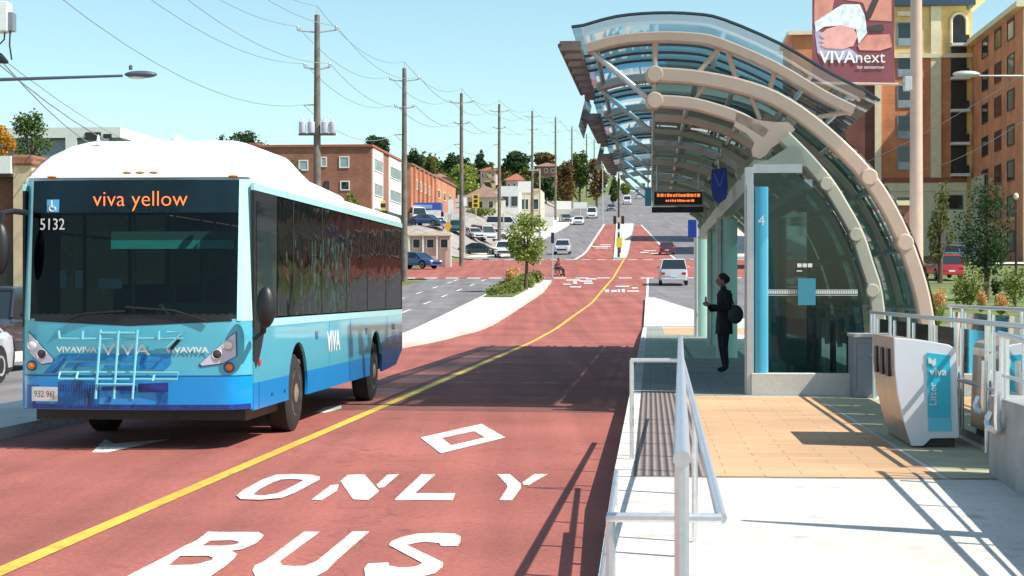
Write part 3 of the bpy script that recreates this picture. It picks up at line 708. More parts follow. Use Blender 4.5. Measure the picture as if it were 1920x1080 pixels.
vs0 = bl[0][0]
for d0 in (.25, .68, 1.12): M().obox(W(ub+d0+.1, vs0-.003, 1.08), W(.085,0,0)-W(0,0,0), X_*.012, (0,0,.13)).build('slot', C['black'], t)
M().ubox(ub+.05, ub+1.4, bl[8][0]+.03, bl[6][0]-.03, PH, PH+.08).build('plinth', C['dark'], t)
# ---------------------------- hanging signs
C['led'] = mat('orange led text', (.90, .20, .05), .5, 0, 0, emit=.9)
t = thing('departure_display', W(39.5, 2, 3.4), 'black hanging departure display with orange text under the canopy', 'display sign')
a, b = PU(1224,358,39.5), PU(1319,386,39.5)
rbox('frame', 39.5, 39.75, a[0], b[0], b[1], a[1], C['silver'], t); rbox('screen', 39.47, 39.5, a[0]+.03, b[0]-.03, b[1]+.03, a[1]-.03, C['black'], t, 0)
c_, d_ = PU(1222,387,39.5), PU(1319,398,39.5); rbox('lower_panel', 39.5, 39.7, c_[0], d_[0], d_[1], c_[1]-.012, C['black'], t)
rl = random.Random(5)
for row, (yy, hh, x0_, x1_) in enumerate(((366.5, 3.4, 1232, 1310), (376.5, 2.4, 1248, 1302))):
    x = x0_
    while x < x1_:
        w_ = rl.uniform(2, 6); p_, q_ = PU(x, yy-hh*rl.uniform(.6, 1), 39.5), PU(x+w_, yy+hh*.8, 39.5); M().ubox(39.455, 39.465, p_[0], q_[0], q_[1], p_[1]).build('lit_segment', C['led'], t); x += w_+rl.uniform(.8, 2.2)
for vv in (a[0]+.1, b[0]-.1): M().tube([W(39.6, vv, a[1]), W(39.6, vv, 4.75)], .02, 6).build('hanger', C['silver'], t)
t = thing('side_sign', W(40.5, .6, 3.5), 'small bright blue sign panel hanging left of the departure display', 'sign')
a, b = PU(1209,352,40.5), PU(1221,386,40.5); rbox('panel', 40.5, 40.56, a[0], b[0], b[1], a[1], C['cyan'], t)
M().tube([W(40.53, (a[0]+b[0])/2, a[1]), W(40.53, (a[0]+b[0])/2, 4.8)], .015, 6).build('hanger', C['silver'], t)
C['badge'] = mat('deep blue sign enamel', (.02, .06, .38), .35, 0, .05); C['badge2'] = mat('mid blue enamel', (.06, .16, .6), .35, 0, .05)
t = thing('transit_badge', W(33, 2.2, 3.5), 'deep blue rounded badge sign hanging beside the waiting room roof', 'sign')
pt = [(1334,318),(1362,314),(1365,350),(1362,372),(1348,382),(1336,372),(1333,350)]
M().prism([W(33, *PU(x, y, 33)) for x, y in pt], W(.08,0,0)-W(0,0,0)).build('panel', C['badge'], t)
pt = [(1340,324),(1347,338),(1349,345),(1352,338),(1357,322),(1360,323),(1353,348),(1346,349),(1337,325)]
M().prism([W(32.985, *PU(x, y, 33)) for x, y in pt], W(.02,0,0)-W(0,0,0)).build('emblem', C['badge2'], t)
M().tube([W(33.04, *PU(1348,316,33)), W(33.04, *PU(1348,250,33))], .02, 6).build('hanger', C['silver'], t)
# ---------------------------- small things on the far platform
t = thing('platform_sign', W(56, 1.5, PH), 'small dark blue sign on a post at the far end of the platform', 'sign')
a, b = PU(1290,412,56), PU(1306,445,56); rbox('panel', 56, 56.06, a[0], b[0], b[1], a[1], C['badge'], t); M().tube([W(56.1, b[0], PH), W(56.1, b[0], 3.8)], .04, 8).build('post', C['silver'], t)

# ============================================================ tan lamp post with banner
base = PZ(1718, 547, 28); base.z = 0
t = thing('lamp_post', base, 'tall tan steel post carrying a banner right of the shelter', 'lamp post')
M().tube([(base.x, base.y, 0), (base.x, base.y, 4), (base.x, base.y, 11)], [.12, .1, .07], 16).build('pole', C['tan'], t, smooth=True)
M().lathe(base, [(.2,0),(.2,.06),(.13,.1),(.13,.3)], 16).build('base_flange', C['tan'], t, smooth=True)
q = PZ(1702, 157, 27.9); M().box((q.x-.06, 27.84, q.z-.11), (q.x+.06, 27.98, q.z+.11)).build('clamp', C['silver'], t, bevel=.01)
q0, q1 = PZ(1705, 158, 27.95), PZ(1522, 156, 27.95); M().tube([q0, q1], .022, 8).build('banner_arm', C['tan'], t, smooth=True)
q0 = PZ(1705, -140, 27.95); q1 = PZ(1522, -141, 27.95); M().tube([q0, q1], .022, 8).build('banner_arm', C['tan'], t, smooth=True)
bz = 27.95
t = thing('banner', PZ(1600, 155, bz), 'maroon street banner with a photo of clasped arms and white lettering', 'banner')
C['maroon'] = mat('maroon banner cloth', (.22, .06, .075), .7, 0, .25, 1.5)
def bpoly(pts, m, name, par, dy=0, label=None):
    o = M().prism([PZ(x, y, bz-dy) for x, y in pts], (0, .004, 0)).build(name, m, par); return o
bcloth = M().box(tuple(PZ(1523, 153, bz)), tuple(PZ(1677, -138, bz)+Vector((0, .012, 0)))).build('cloth', C['maroon'], t)
C['skin1'] = mat('printed skin tone', (.62, .25, .19), .7, 0, .22, 5); C['skin2'] = mat('printed light skin tone', (.74, .36, .32), .7, 0, .15, 6)
C['shirt'] = mat('printed white shirt', (.72, .76, .76), .7, 0, .25, 9); C['lilac'] = mat('printed lilac', (.45, .38, .52), .7, 0, .2, 4)
bpoly([(1527,45),(1527,-120),(1590,-130),(1560,20),(1535,40)], C['skin1'], 'print', bcloth, .004)
bpoly([(1527,55),(1533,100),(1545,112),(1620,112),(1600,95),(1540,60)], C['lilac'], 'print', bcloth, .004)
bpoly([(1527,42),(1560,20),(1580,8),(1612,8),(1622,30),(1626,62),(1610,82),(1605,55),(1570,48),(1545,50),(1530,60)], C['shirt'], 'print', bcloth, .009)
bpoly([(1575,-130),(1670,-130),(1672,40),(1630,38),(1618,5),(1585,0)], C['skin1'], 'print', bcloth, .006)
bpoly([(1626,66),(1668,64),(1673,88),(1650,95),(1612,94),(1608,85)], C['skin1'], 'print', bcloth, .012)
bpoly([(1537,66),(1550,54),(1575,47),(1600,52),(1608,68),(1600,86),(1580,92),(1548,90),(1538,84),(1546,80),(1536,77),(1546,73)], C['skin2'], 'print', bcloth, .014)
bpoly([(1640,-10),(1650,-5),(1632,36),(1622,30)], C['dark'], 'print', bcloth, .012)
bpoly([(1625,50),(1655,45),(1658,58),(1628,58)], C['dark'], 'print', bcloth, .015)
q = PZ(1537, 108, bz-.0165); text('VIVA', 'banner_lettering', C['wframe'], bcloth, q, (1,0,0), (0,0,1), .265, .003, 'LEFT', 1.0, .006)
q = PZ(1603, 108, bz-.0165); text('next', 'banner_lettering', C['wframe'], bcloth, q, (1,0,0), (0,0,1), .26, .003, 'LEFT', 1.02, 0)
q = PZ(1658, 126, bz-.0165); text('for tomorrow', 'banner_lettering', C['wframe'], bcloth, q, (1,0,0), (0,0,1), .075, .003, 'RIGHT')
M().box(tuple(PZ(1521, 157, bz)-Vector((0,.01,0))), tuple(PZ(1678, 150, bz)+Vector((0, .03, 0)))).build('hem', C['maroon'], t)
# ============================================================ people
def skin_body(name, joints, edges, mat_, parent, lvl=2):
    """joints: list of (xyz, radius); one continuous skin surface"""
    me = bpy.data.meshes.new(name); me.from_pydata([tuple(j[0]) for j in joints], edges, [])
    o = bpy.data.objects.new(name, me); COL.objects.link(o); o.parent = parent
    s_ = o.modifiers.new('skin', 'SKIN'); s_.use_smooth_shade = True
    if not me.skin_vertices: me.attributes.new('skin_vertices', 'FLOAT', 'POINT')
    lay = me.skin_vertices[0] if me.skin_vertices else None
    if lay:
        for i, j in enumerate(joints):
            r = j[1]; lay.data[i].radius = r if isinstance(r, tuple) else (r, r)
        lay.data[0].use_root = True
    sb = o.modifiers.new('sub', 'SUBSURF'); sb.levels = lvl; sb.render_levels = lvl
    me.materials.append(mat_); return o
C['coat'] = mat('black wool coat', (.012, .012, .015), .85, 0, .3, 12); C['trouser'] = mat('black trousers', (.015, .015, .02), .9, 0, .2)
C['skinp'] = mat('skin', (.38, .21, .15), .55, 0, .06, 8); C['hair'] = mat('dark hair', (.02, .014, .012), .7, 0, .3, 30)
C['shoe'] = mat('black shoes', (.01, .01, .01), .4, 0, .1); C['bag'] = mat('dark grey bag', (.04, .045, .045), .7, 0, .2)
def skinverts_ok(me): return bool(me.skin_vertices)
def person(loc, rz, label, coat, trouser, seated=False, hold=True):
    """local: faces -y, x to its left hand side"""
    t = thing('person', loc, label, 'person', rz=rz)
    if not seated:
        J = [((0,0,.92),(.15,.11)), ((0,0,1.08),(.135,.1)), ((0,.005,1.25),(.155,.105)), ((0,.01,1.40),(.15,.095)), ((0,0,1.485),(.055,.055)), ((0,-.015,1.56),(.06,.07)),
             ((.085,0,.88),(.1,.1)), ((.1,-.02,.48),(.062,.062)), ((.1,.02,.10),(.042,.045)), ((.105,-.12,.045),(.04,.03)),
             ((-.085,0,.88),(.1,.1)), ((-.09,-.01,.48),(.062,.062)), ((-.1,.06,.10),(.042,.045)), ((-.105,-.08,.045),(.04,.03)),
             ((.18,.01,1.41),(.058,.055)), ((.215,.03,1.14),(.045,.045)), ((.12,-.19,1.17),(.034,.034)), ((.07,-.27,1.22),(.026,.03)),
             ((-.18,.01,1.41),(.058,.055)), ((-.22,.04,1.14),(.045,.045)), ((-.14,-.18,1.14),(.034,.034)), ((-.06,-.26,1.2),(.026,.03))]
    else:
        J = [((0,.0,.52),(.15,.12)), ((0,.02,.7),(.135,.11)), ((0,.03,.88),(.155,.11)), ((0,.02,1.0),(.14,.1)), ((0,0,1.09),(.055,.055)), ((0,-.02,1.17),(.06,.07)),
             ((.09,-.04,.52),(.095,.09)), ((.11,-.42,.52),(.065,.065)), ((.11,-.45,.12),(.045,.045)), ((.11,-.57,.06),(.04,.03)),
             ((-.09,-.04,.52),(.095,.09)), ((-.11,-.42,.52),(.065,.065)), ((-.11,-.45,.12),(.045,.045)), ((-.11,-.57,.06),(.04,.03)),
             ((.18,.02,1.0),(.055,.05)), ((.22,.04,.75),(.042,.042)), ((.18,-.18,.68),(.034,.034)), ((.12,-.3,.62),(.026,.03)),
             ((-.18,.02,1.0),(.055,.05)), ((-.22,.04,.75),(.042,.042)), ((-.18,-.18,.68),(.034,.034)), ((-.12,-.3,.62),(.026,.03))]
    E = [(0,1),(1,2),(2,3),(3,4),(4,5),(0,6),(6,7),(7,8),(8,9),(0,10),(10,11),(11,12),(12,13),(3,14),(14,15),(15,16),(16,17),(3,18),(18,19),(19,20),(20,21)]
    body = skin_body('body', J, E, trouser, t)
    hz = J[5][0][2]+.09; hy = J[5][0][1]-.02
    W_ = wm(t)
    def loc_build(mb, name, m, par=t, smooth=True):
        mb.v = [W_ @ p for p in mb.v]; return mb.build(name, m, par, smooth)
    mb = M(); mb.ell((0,hy,hz), (.075,.095,.115), 16, 12); hd = loc_build(mb, 'head', C['skinp'])
    mb = M(); mb.ell((0,hy+.02,hz+.03), (.088,.1,.108), 16, 10); mb.ell((0,hy+.09,hz+.02), (.06,.06,.07), 10, 8); loc_build(mb, 'hair', C['hair'], hd)
    mb = M(); mb.ell((0,hy-.1,hz-.015), (.013,.022,.026), 8, 6); loc_build(mb, 'nose', C['skinp'], hd)
    mb = M(); [mb.ell((s*.03,hy-.088,hz+.012), (.012,.01,.008), 8, 6) for s in (-1,1)]; loc_build(mb, 'eyes', C['hair'], hd)
    mb = M(); mb.ell((0,hy-.086,hz-.055), (.024,.01,.007), 8, 6); loc_build(mb, 'mouth', mat('lips', (.3,.1,.09), .5, 0, 0), hd)
    mb = M(); [mb.ell((s*.076,hy,hz-.005), (.01,.02,.03), 8, 6) for s in (-1,1)]; loc_build(mb, 'ears', C['skinp'], hd)
    # hands: palm, four fingers and a thumb curled towards the thing held
    for s, e_ in ((1,17),(-1,21)):
        c = Vector(J[e_][0]); mb = M(); mb.ell(c+Vector((-s*.01,-.035,.005)), (.036,.045,.018), 10, 6)
        for f in range(4):
            b0 = c+Vector((s*(.024-.016*f)-s*.01, -.07, .01)); l = (.05,.058,.054,.042)[f]
            mb.tube([b0, b0+Vector((0,-l*.5,.012)), b0+Vector((-s*.006,-l*.7,.035)), b0+Vector((-s*.01,-l*.45,.055))], [.0095,.009,.008,.006], 6)
        mb.tube([c+Vector((-s*.035,-.02,.01)), c+Vector((-s*.05,-.045,.03)), c+Vector((-s*.045,-.06,.05))], [.011,.01,.007], 6)
        loc_build(mb, 'hand', C['skinp'])
    # coat: torso shell with a hem, sleeves
    lo, dz = (.62, 0) if not seated else (.45, -.4)
    mb = M(); vs = []; rows = ([(.20,.15,.70),(.19,.14,.9),(.165,.125,1.08),(.18,.13,1.25),(.205,.125,1.38),(.15,.1,1.455),(.07,.07,1.49)] if not seated else
                              [(.19,.16,.48),(.18,.145,.6),(.165,.13,.75),(.18,.13,.88),(.2,.125,.98),(.15,.1,1.05),(.07,.07,1.09)])
    n = 18
    for rx, ry, z in rows:
        for j in range(n):
            q = 2*math.pi*j/n; k = 1+.035*math.sin(5*q+z*7); vs.append((rx*k*math.cos(q), ry*k*math.sin(q)+.01, z))
    mb.add(vs, [(i*n+j, i*n+(j+1) % n, (i+1)*n+(j+1) % n, (i+1)*n+j) for i in range(len(rows)-1) for j in range(n)])
    for s, k0 in ((1,14),(-1,18)):
        P = [Vector(J[i][0]) for i in range(k0, k0+4)]; P[3] = P[2]+(P[3]-P[2])*.55
        mb.tube(P, [.078,.064,.052,.046], 12)
    loc_build(mb, 'coat', coat)
    return t, loc_build
pp = PZ(1357, 698, 31.3)
t, lb = person((pp.x, pp.y, PH), math.radians(-76), 'person in a long black coat looking at a phone on the platform', C['coat'], C['trouser'])
mb = M(); mb.box((-.035,-.345,1.225),(.035,-.333,1.36)); lb(mb, 'phone', C['black'], t, False)
mb = M(); mb.ell((.24,.13,1.05), (.07,.15,.17), 12, 8); bgp = lb(mb, 'shoulder_bag', C['bag'])
mb = M(); mb.tube([(.24,.1,1.2),(.16,.05,1.47),(.1,.1,1.45)], .012, 6); lb(mb, 'strap', C['bag'], bgp)
# wheelchair user on the crossing
u, v = PR(1047, 518)
p = W(u, v, g(u)+.02)
t, lb = person(p, math.radians(60), 'seated person in a dark red jacket in a wheelchair on the red crossing', mat('dark red jacket', (.16,.03,.025), .8), C['trouser'], seated=True)
t = thing('wheelchair', p, 'light grey wheelchair carrying the person on the red crossing', 'wheelchair', rz=math.radians(60)); W_ = wm(t)
def lb2(mb, name, m): mb.v = [W_ @ q for q in mb.v]; return mb.build(name, m, t, True)
for s in (-1, 1):
    mb = M(); n = 20; mb.tube([(s*.31, .08+.3*math.cos(2*math.pi*i/n), .3+.3*math.sin(2*math.pi*i/n)) for i in range(n+1)], .022, 6)
    for i in range(6): q = math.pi*i/6; mb.tube([(s*.31, .08+.29*math.cos(q), .3+.29*math.sin(q)), (s*.31, .08-.29*math.cos(q), .3-.29*math.sin(q))], .006, 4)
    lb2(mb, 'wheel', C['black'])
    mb = M(); mb.lathe((s*.24, -.36, .09), [(.09,-.02),(.09,.02)], 12, 'x'); lb2(mb, 'caster', C['black'])
    mb = M(); mb.tube([(s*.27,.22,.95),(s*.27,.2,.5),(s*.27,-.3,.48),(s*.24,-.36,.12)], .018, 6); mb.tube([(s*.27,.18,.72),(s*.27,-.2,.72)], .02, 6); lb2(mb, 'frame', C['silver'])
mb = M(); mb.box((-.24,-.3,.38),(.24,.2,.43)); lb2(mb, 'seat', C['silver'])
mb = M(); mb.box((-.24,.19,.45),(.24,.23,.92)); lb2(mb, 'backrest', C['silver'])
# ============================================================ bus
C['teal_p'] = mat('aqua bus paint', (.085, .44, .57), .28, 0, .03, 1.5, coat=.5)
C['blue_p'] = mat('bright blue bus paint', (.0, .27, .66), .28, 0, .05, 1.5, coat=.5)
C['navy_p'] = mat('navy bus paint', (.01, .09, .27), .3, 0, .15, 1.2, coat=.4)
C['deep_p'] = mat('deep blue vinyl', (.0, .13, .42), .35, 0, .35, 8)
C['deep2_p'] = mat('indigo vinyl', (.015, .035, .22), .35, 0, .4, 10)
C['mid_p'] = mat('mid blue vinyl', (.01, .24, .55), .35, 0, .2, 8)
C['pale_p'] = mat('pale aqua paint', (.42, .74, .74), .3, 0, .03)
C['roof_p'] = mat('white bus roof', (.85, .86, .87), .35, 0, .02, 1)
C['windscreen'] = glass('bus windscreen', (.20, .32, .36), .33, .08, (.0, .008, .02))
C['side_gl'] = glass('bus side glass', (.05, .065, .06), .55, .3, (.006, .01, .012), wob=.12)
C['tyre'] = mat('tyre rubber', (.02, .02, .02), .8, 0, .2, 20); C['rim'] = mat('dusty wheel rim', (.32, .26, .2), .5, .4, .25, 12)
C['amber'] = mat('amber lens', (.75, .22, .04), .25, 0, 0); C['lamp'] = mat('clear lamp lens', (.8, .78, .76), .15, 0, .1, 20)
C['lampbody'] = mat('pale lilac lamp housing', (.56, .58, .68), .25, .1, .04); C['redl'] = mat('red lens', (.5, .02, .02), .3, 0, 0)
C['interior'] = mat('bus interior grey', (.16, .17, .18), .8, 0, .1); C['seatm'] = mat('blue seat fabric', (.03, .06, .16), .9, 0, .2)
C['visor'] = mat('green sun visor', (.12, .85, .65), .6, 0, .05)
br_ = W(18.93, -5.40, 0)
bus = thing('city_bus', br_, 'aqua and blue city bus with a white roof pod driving on the left red lane', 'bus', rz=-TH)
BM = wm(bus) @ Matrix(((1.03,0,0,0),(0,1,0,0),(0,0,.965,1.75*.035),(0,0,0,1)))
def bb(mb, name, m, par=None, smooth=False, bevel=0):
    mb.v = [BM @ Vector(p) for p in mb.v]; return mb.build(name, m, par or bus, smooth, bevel)
def fy(x, z):
    a = abs(x)/1.275
    y = .14*a*a+.20*max(0, (a-.84)/.16)**2
    if z > 1.38: y += .075*(z-1.38)
    if z < .8: y -= .05*(1-max(0, (a-.84)/.16))
    return y
def fx(px): return (px-247)*.00571
def fz(py): return CH+(547-py)*.00609
def fpatch(x0, x1, z0, z1, name, m, off=0, nx=16, nz=4, par=None, smooth=True, zt0=None, zt1=None):
    """curved patch on the front; z0/z1 may be functions of x"""
    f0 = z0 if callable(z0) else (lambda x: z0); f1 = z1 if callable(z1) else (lambda x: z1)
    vs = []
    for i in range(nx+1):
        x = x0+(x1-x0)*i/nx
        for j in range(nz+1):
            z = f0(x)+(f1(x)-f0(x))*j/nz; vs.append((x, fy(x, z)-off, z))
    k = nz+1
    mb = M(); mb.add(vs, [(i*k+j, (i+1)*k+j, (i+1)*k+j+1, i*k+j+1) for i in range(nx) for j in range(nz)])
    return bb(mb, name, m, par, smooth)
def fdec(pts, m, name, off=.006, par=None, emb=None):
    P = [(fx(x), fz(y)) for x, y in pts]; mb = M()
    def clip(poly, k, sgn):
        out = []
        for i in range(len(poly)):
            a, b = poly[i], poly[(i+1) % len(poly)]; ia = (a[0]-k)*sgn >= 0; ib = (b[0]-k)*sgn >= 0
            if ia: out.append(a)
            if ia != ib: t_ = (k-a[0])/(b[0]-a[0]); out.append((k, a[1]+(b[1]-a[1])*t_))
        return out
    x0, x1 = min(p[0] for p in P), max(p[0] for p in P); n = max(1, int((x1-x0)/.03)+1)
    for i in range(n):
        q = clip(clip(P, x0+(x1-x0)*i/n, 1), x0+(x1-x0)*(i+1)/n, -1)
        if len(q) > 2: mb.add([(x, fy(x, z)-off, z) for x, z in q], [tuple(range(len(q)))[::-1]])
    return bb(mb, name, m, par)
def ftext(body, name, m, par, px, py, size, off, **k):
    x, z = fx(px), fz(py); e = .05; d = (fy(x+e, z)-fy(x-e, z))/(2*e)
    return text(body, name, m, par, BM @ Vector((x, fy(x, z)-off, z)), BM.to_3x3() @ Vector((1, d, 0)), (0,0,1), size, .002, **k)
bodyz0 = lambda x: .42+.03*abs(x)
bumper = fpatch(-1.275, 1.275, .41, .785, 'bumper', C['blue_p'], nx=30)
fpatch(-1.275, 1.275, .785, .80, 'seam', C['navy_p'], -.02, nx=30)
front = fpatch(-1.275, 1.275, .80, lambda x: 1.375+.06*abs(x), 'front_panel', C['teal_p'], nx=30)
# windscreen, black surround, destination band
fpatch(-1.15, 1.16, lambda x: 1.36+.05*abs(x), 1.50, 'lower_surround', C['black'], .002, nx=24)
ws = fpatch(-1.13, 1.14, 1.49, 2.65, 'windscreen', C['windscreen'], .002, nx=24, nz=8)
dest = fpatch(-1.13, 1.14, 2.655, 3.03, 'destination_band', mat('dark destination glass', (.006, .02, .03), .25, 0, .3, 1.5, spec=.25), .004, nx=24)
for s in (-1, 1):
    sx = (lambda v: v*s)
    fpatch(*sorted((s*1.13, s*1.165)), 1.42, 3.04, 'screen_trim', C['pale_p'], .006, nx=2)
    fpatch(*sorted((s*1.165, s*1.275)), 1.42, 3.04, 'corner_pillar', C['teal_p'] if s < 0 else C['pale_p'], 0, nx=6)
ftext('viva yellow', 'destination_text', C['led'], dest, 263, 374, .245, .03, bold=-.003, sx=.98)
ftext('5132', 'fleet_number', C['wframe'], ws, 92, 421, .18, .03, sx=.85)
C['signblue'] = mat('light blue access sign', (.12, .45, .72), .4, 0, .04)
ds = fdec([(79,373),(104,373),(104,397),(79,397)], C['signblue'], 'access_sign', .012, dest)
mb = M(); cx, cz = fx(91), fz(388); yy = fy(cx, cz)-.02
ringp = [(cx+.035*math.cos(q*.52+1.9), yy, cz-.01+.035*math.sin(q*.52+1.9)) for q in range(9)]
mb.tube(ringp, .006, 5); mb.tube([(cx-.01,yy,fz(377)),(cx-.008,yy,cz+.005),(cx+.025,yy,cz+.002),(cx+.035,yy,cz-.03)], .007, 5); mb.ell((cx-.01,yy,fz(376.5)), (.012,.004,.012), 8, 6)
bb(mb, 'access_symbol', C['wframe'], ds)
# headlights
def poly_off(pts, k):
    cx = sum(p[0] for p in pts)/len(pts); cy = sum(p[1] for p in pts)/len(pts); return [(cx+(x-cx)*k, cy+(y-cy)*k) for x, y in pts]
for hp, l1, l2, am in (([(46,624),(54,629),(98,673),(97,679),(74,683),(48,662)], (57,647), (75,664), (54,686)), ([(443,624),(436,629),(379,681),(382,685),(421,680),(444,667)], (430,647), (410,664), (432,688))):
    fdec(poly_off(hp, 1.09), C['navy_p'], 'lamp_recess', .005)
    h = fdec(hp, C['lampbody'], 'headlight', .012)
    for (lx, ly), m, r in ((l1, C['lamp'], .052), (l2, C['dark'], .048)):
        x, z = fx(lx), fz(ly); mb = M(); mb.ell((x, fy(x, z)-.012, z), (r, .02, r), 16, 8); bb(mb, 'lens', m, h, True)
        mb = M(); mb.tube([(x+r*1.12*math.cos(q*.4), fy(x,z)-.02, z+r*1.12*math.sin(q*.4)) for q in range(17)], .007, 5); bb(mb, 'bezel', C['silver'], h, True)
    x, z = fx(am[0]), fz(am[1]); mb = M(); mb.ell((x, fy(x, z)-.005, z), (.046,.03,.046), 16, 8); bb(mb, 'indicator', C['amber'], None, True)
    mb = M(); mb.tube([(x+.054*math.cos(q*.4), fy(x,z)-.012, z+.054*math.sin(q*.4)) for q in range(17)], .008, 5); bb(mb, 'indicator_ring', C['navy_p'], None, True)
# vinyl picture of buses across the nose and bumper (abstract blocks of blue)
def dv(lst, off=.008):
    for pts, m in lst: fdec(pts, C[m], 'vinyl_graphic', off)
dv([([(113,663),(325,663),(325,682),(310,694),(300,694),(310,676),(200,676),(105,676)], 'mid_p'), ([(78,700),(112,664),(121,664),(90,700)], 'mid_p'), ([(92,700),(118,672),(126,672),(102,700)], 'deep_p'),
    ([(126,680),(188,678),(188,686),(120,689)], 'mid_p'), ([(136,692),(146,681),(152,681),(142,694)], 'navy_p'), ([(260,678),(322,678),(308,692),(262,690)], 'mid_p'), ([(265,664),(280,664),(277,690),(268,692)], 'deep_p'), ([(198,684),(262,682),(262,689),(198,689)], 'mid_p')])
dv([([(110,716),(130,711),(192,714),(190,760),(108,760),(112,737)], 'deep_p'), ([(112,720),(190,720),(190,735),(112,735)], 'deep2_p'), ([(150,735),(186,735),(186,756),(146,758)], 'navy_p'), ([(44,722),(72,722),(58,765),(43,765)], 'deep_p'),
    ([(196,724),(262,722),(262,731),(196,731)], 'deep2_p'), ([(230,731),(262,731),(258,741),(232,741)], 'deep_p'), ([(266,718),(322,716),(322,734),(266,734)], 'deep2_p'), ([(300,735),(322,735),(320,758),(304,758)], 'deep_p'), ([(206,742),(214,742),(212,752),(204,752)], 'deep_p'),
    ([(250,735),(256,735),(258,746),(251,746)], 'navy_p'), ([(44,757),(466,757),(466,766),(44,766)], 'deep2_p')])
for bx, s_, w_ in ((145, .085, 'vivaviva'), (240, .17, 'VIVA'), (355, .085, 'vivaviva')):
    ftext(w_ if s_ > .1 else w_.upper(), 'front_lettering', C['wframe'], front, bx, 656, s_, .015, sx=1.5 if s_ > .1 else 1.3, bold=.002)
pl = fdec([(58,725),(111,725),(111,752),(58,752)], C['wframe'], 'number_plate', .02, bumper)
ftext('932 96J', 'plate_text', mat('plate text grey', (.25, .16, .14), .6, 0, 0), pl, 84.5, 739, .105, .036, sx=.78)
C['rack'] = mat('aqua coated rack tube', (.20, .55, .62), .3, .1, .05)
# bicycle rack
rk = bb(M().tube([(fx(194), fy(fx(194),1.0)-.05, fz(618)), (fx(194), -.22, fz(745))], .014, 6), 'bike_rack', C['rack'])
def rk_t(p, r=.013): bb(M().tube([(fx(x), fy(fx(x), fz(y))-o, fz(y)) for x, y, o in p], r, 6), 'rack_tube', C['rack'], rk)
rk_t([(265,618,.06),(265,745,.2)]); rk_t([(229,620,.06),(229,745,.18)]); rk_t([(194,718,.17),(265,718,.17)]); rk_t([(120,697,.14),(345,697,.14),(345,709,.15),(120,709,.15),(120,697,.14)])
rk_t([(112,635,.07),(160,635,.07),(350,634,.07)]); rk_t([(112,620,.06),(115,635,.08)]); rk_t([(160,620,.06),(160,636,.08)]); rk_t([(305,620,.06),(305,636,.08)]); rk_t([(196,624,.06),(262,624,.06)], .016)
rk_t([(320,622,.07),(350,622,.07),(322,650,.09)]); rk_t([(300,702,.14),(300,712,.16)]); rk_t([(155,697,.14),(155,709,.16)])
bb(M().tube([(fx(325), .0, fz(654)), (fx(346), -.03, fz(632))], .02, 6), 'rack_grip', C['black'], rk)
# wipers
for pts in (((120,601),(160,588),(240,583)), ((395,603),(330,582),(240,576))):
    bb(M().tube([(fx(x), fy(fx(x), fz(y))-.03, fz(y)) for x, y in pts], .014, 6), 'wiper', C['black'])
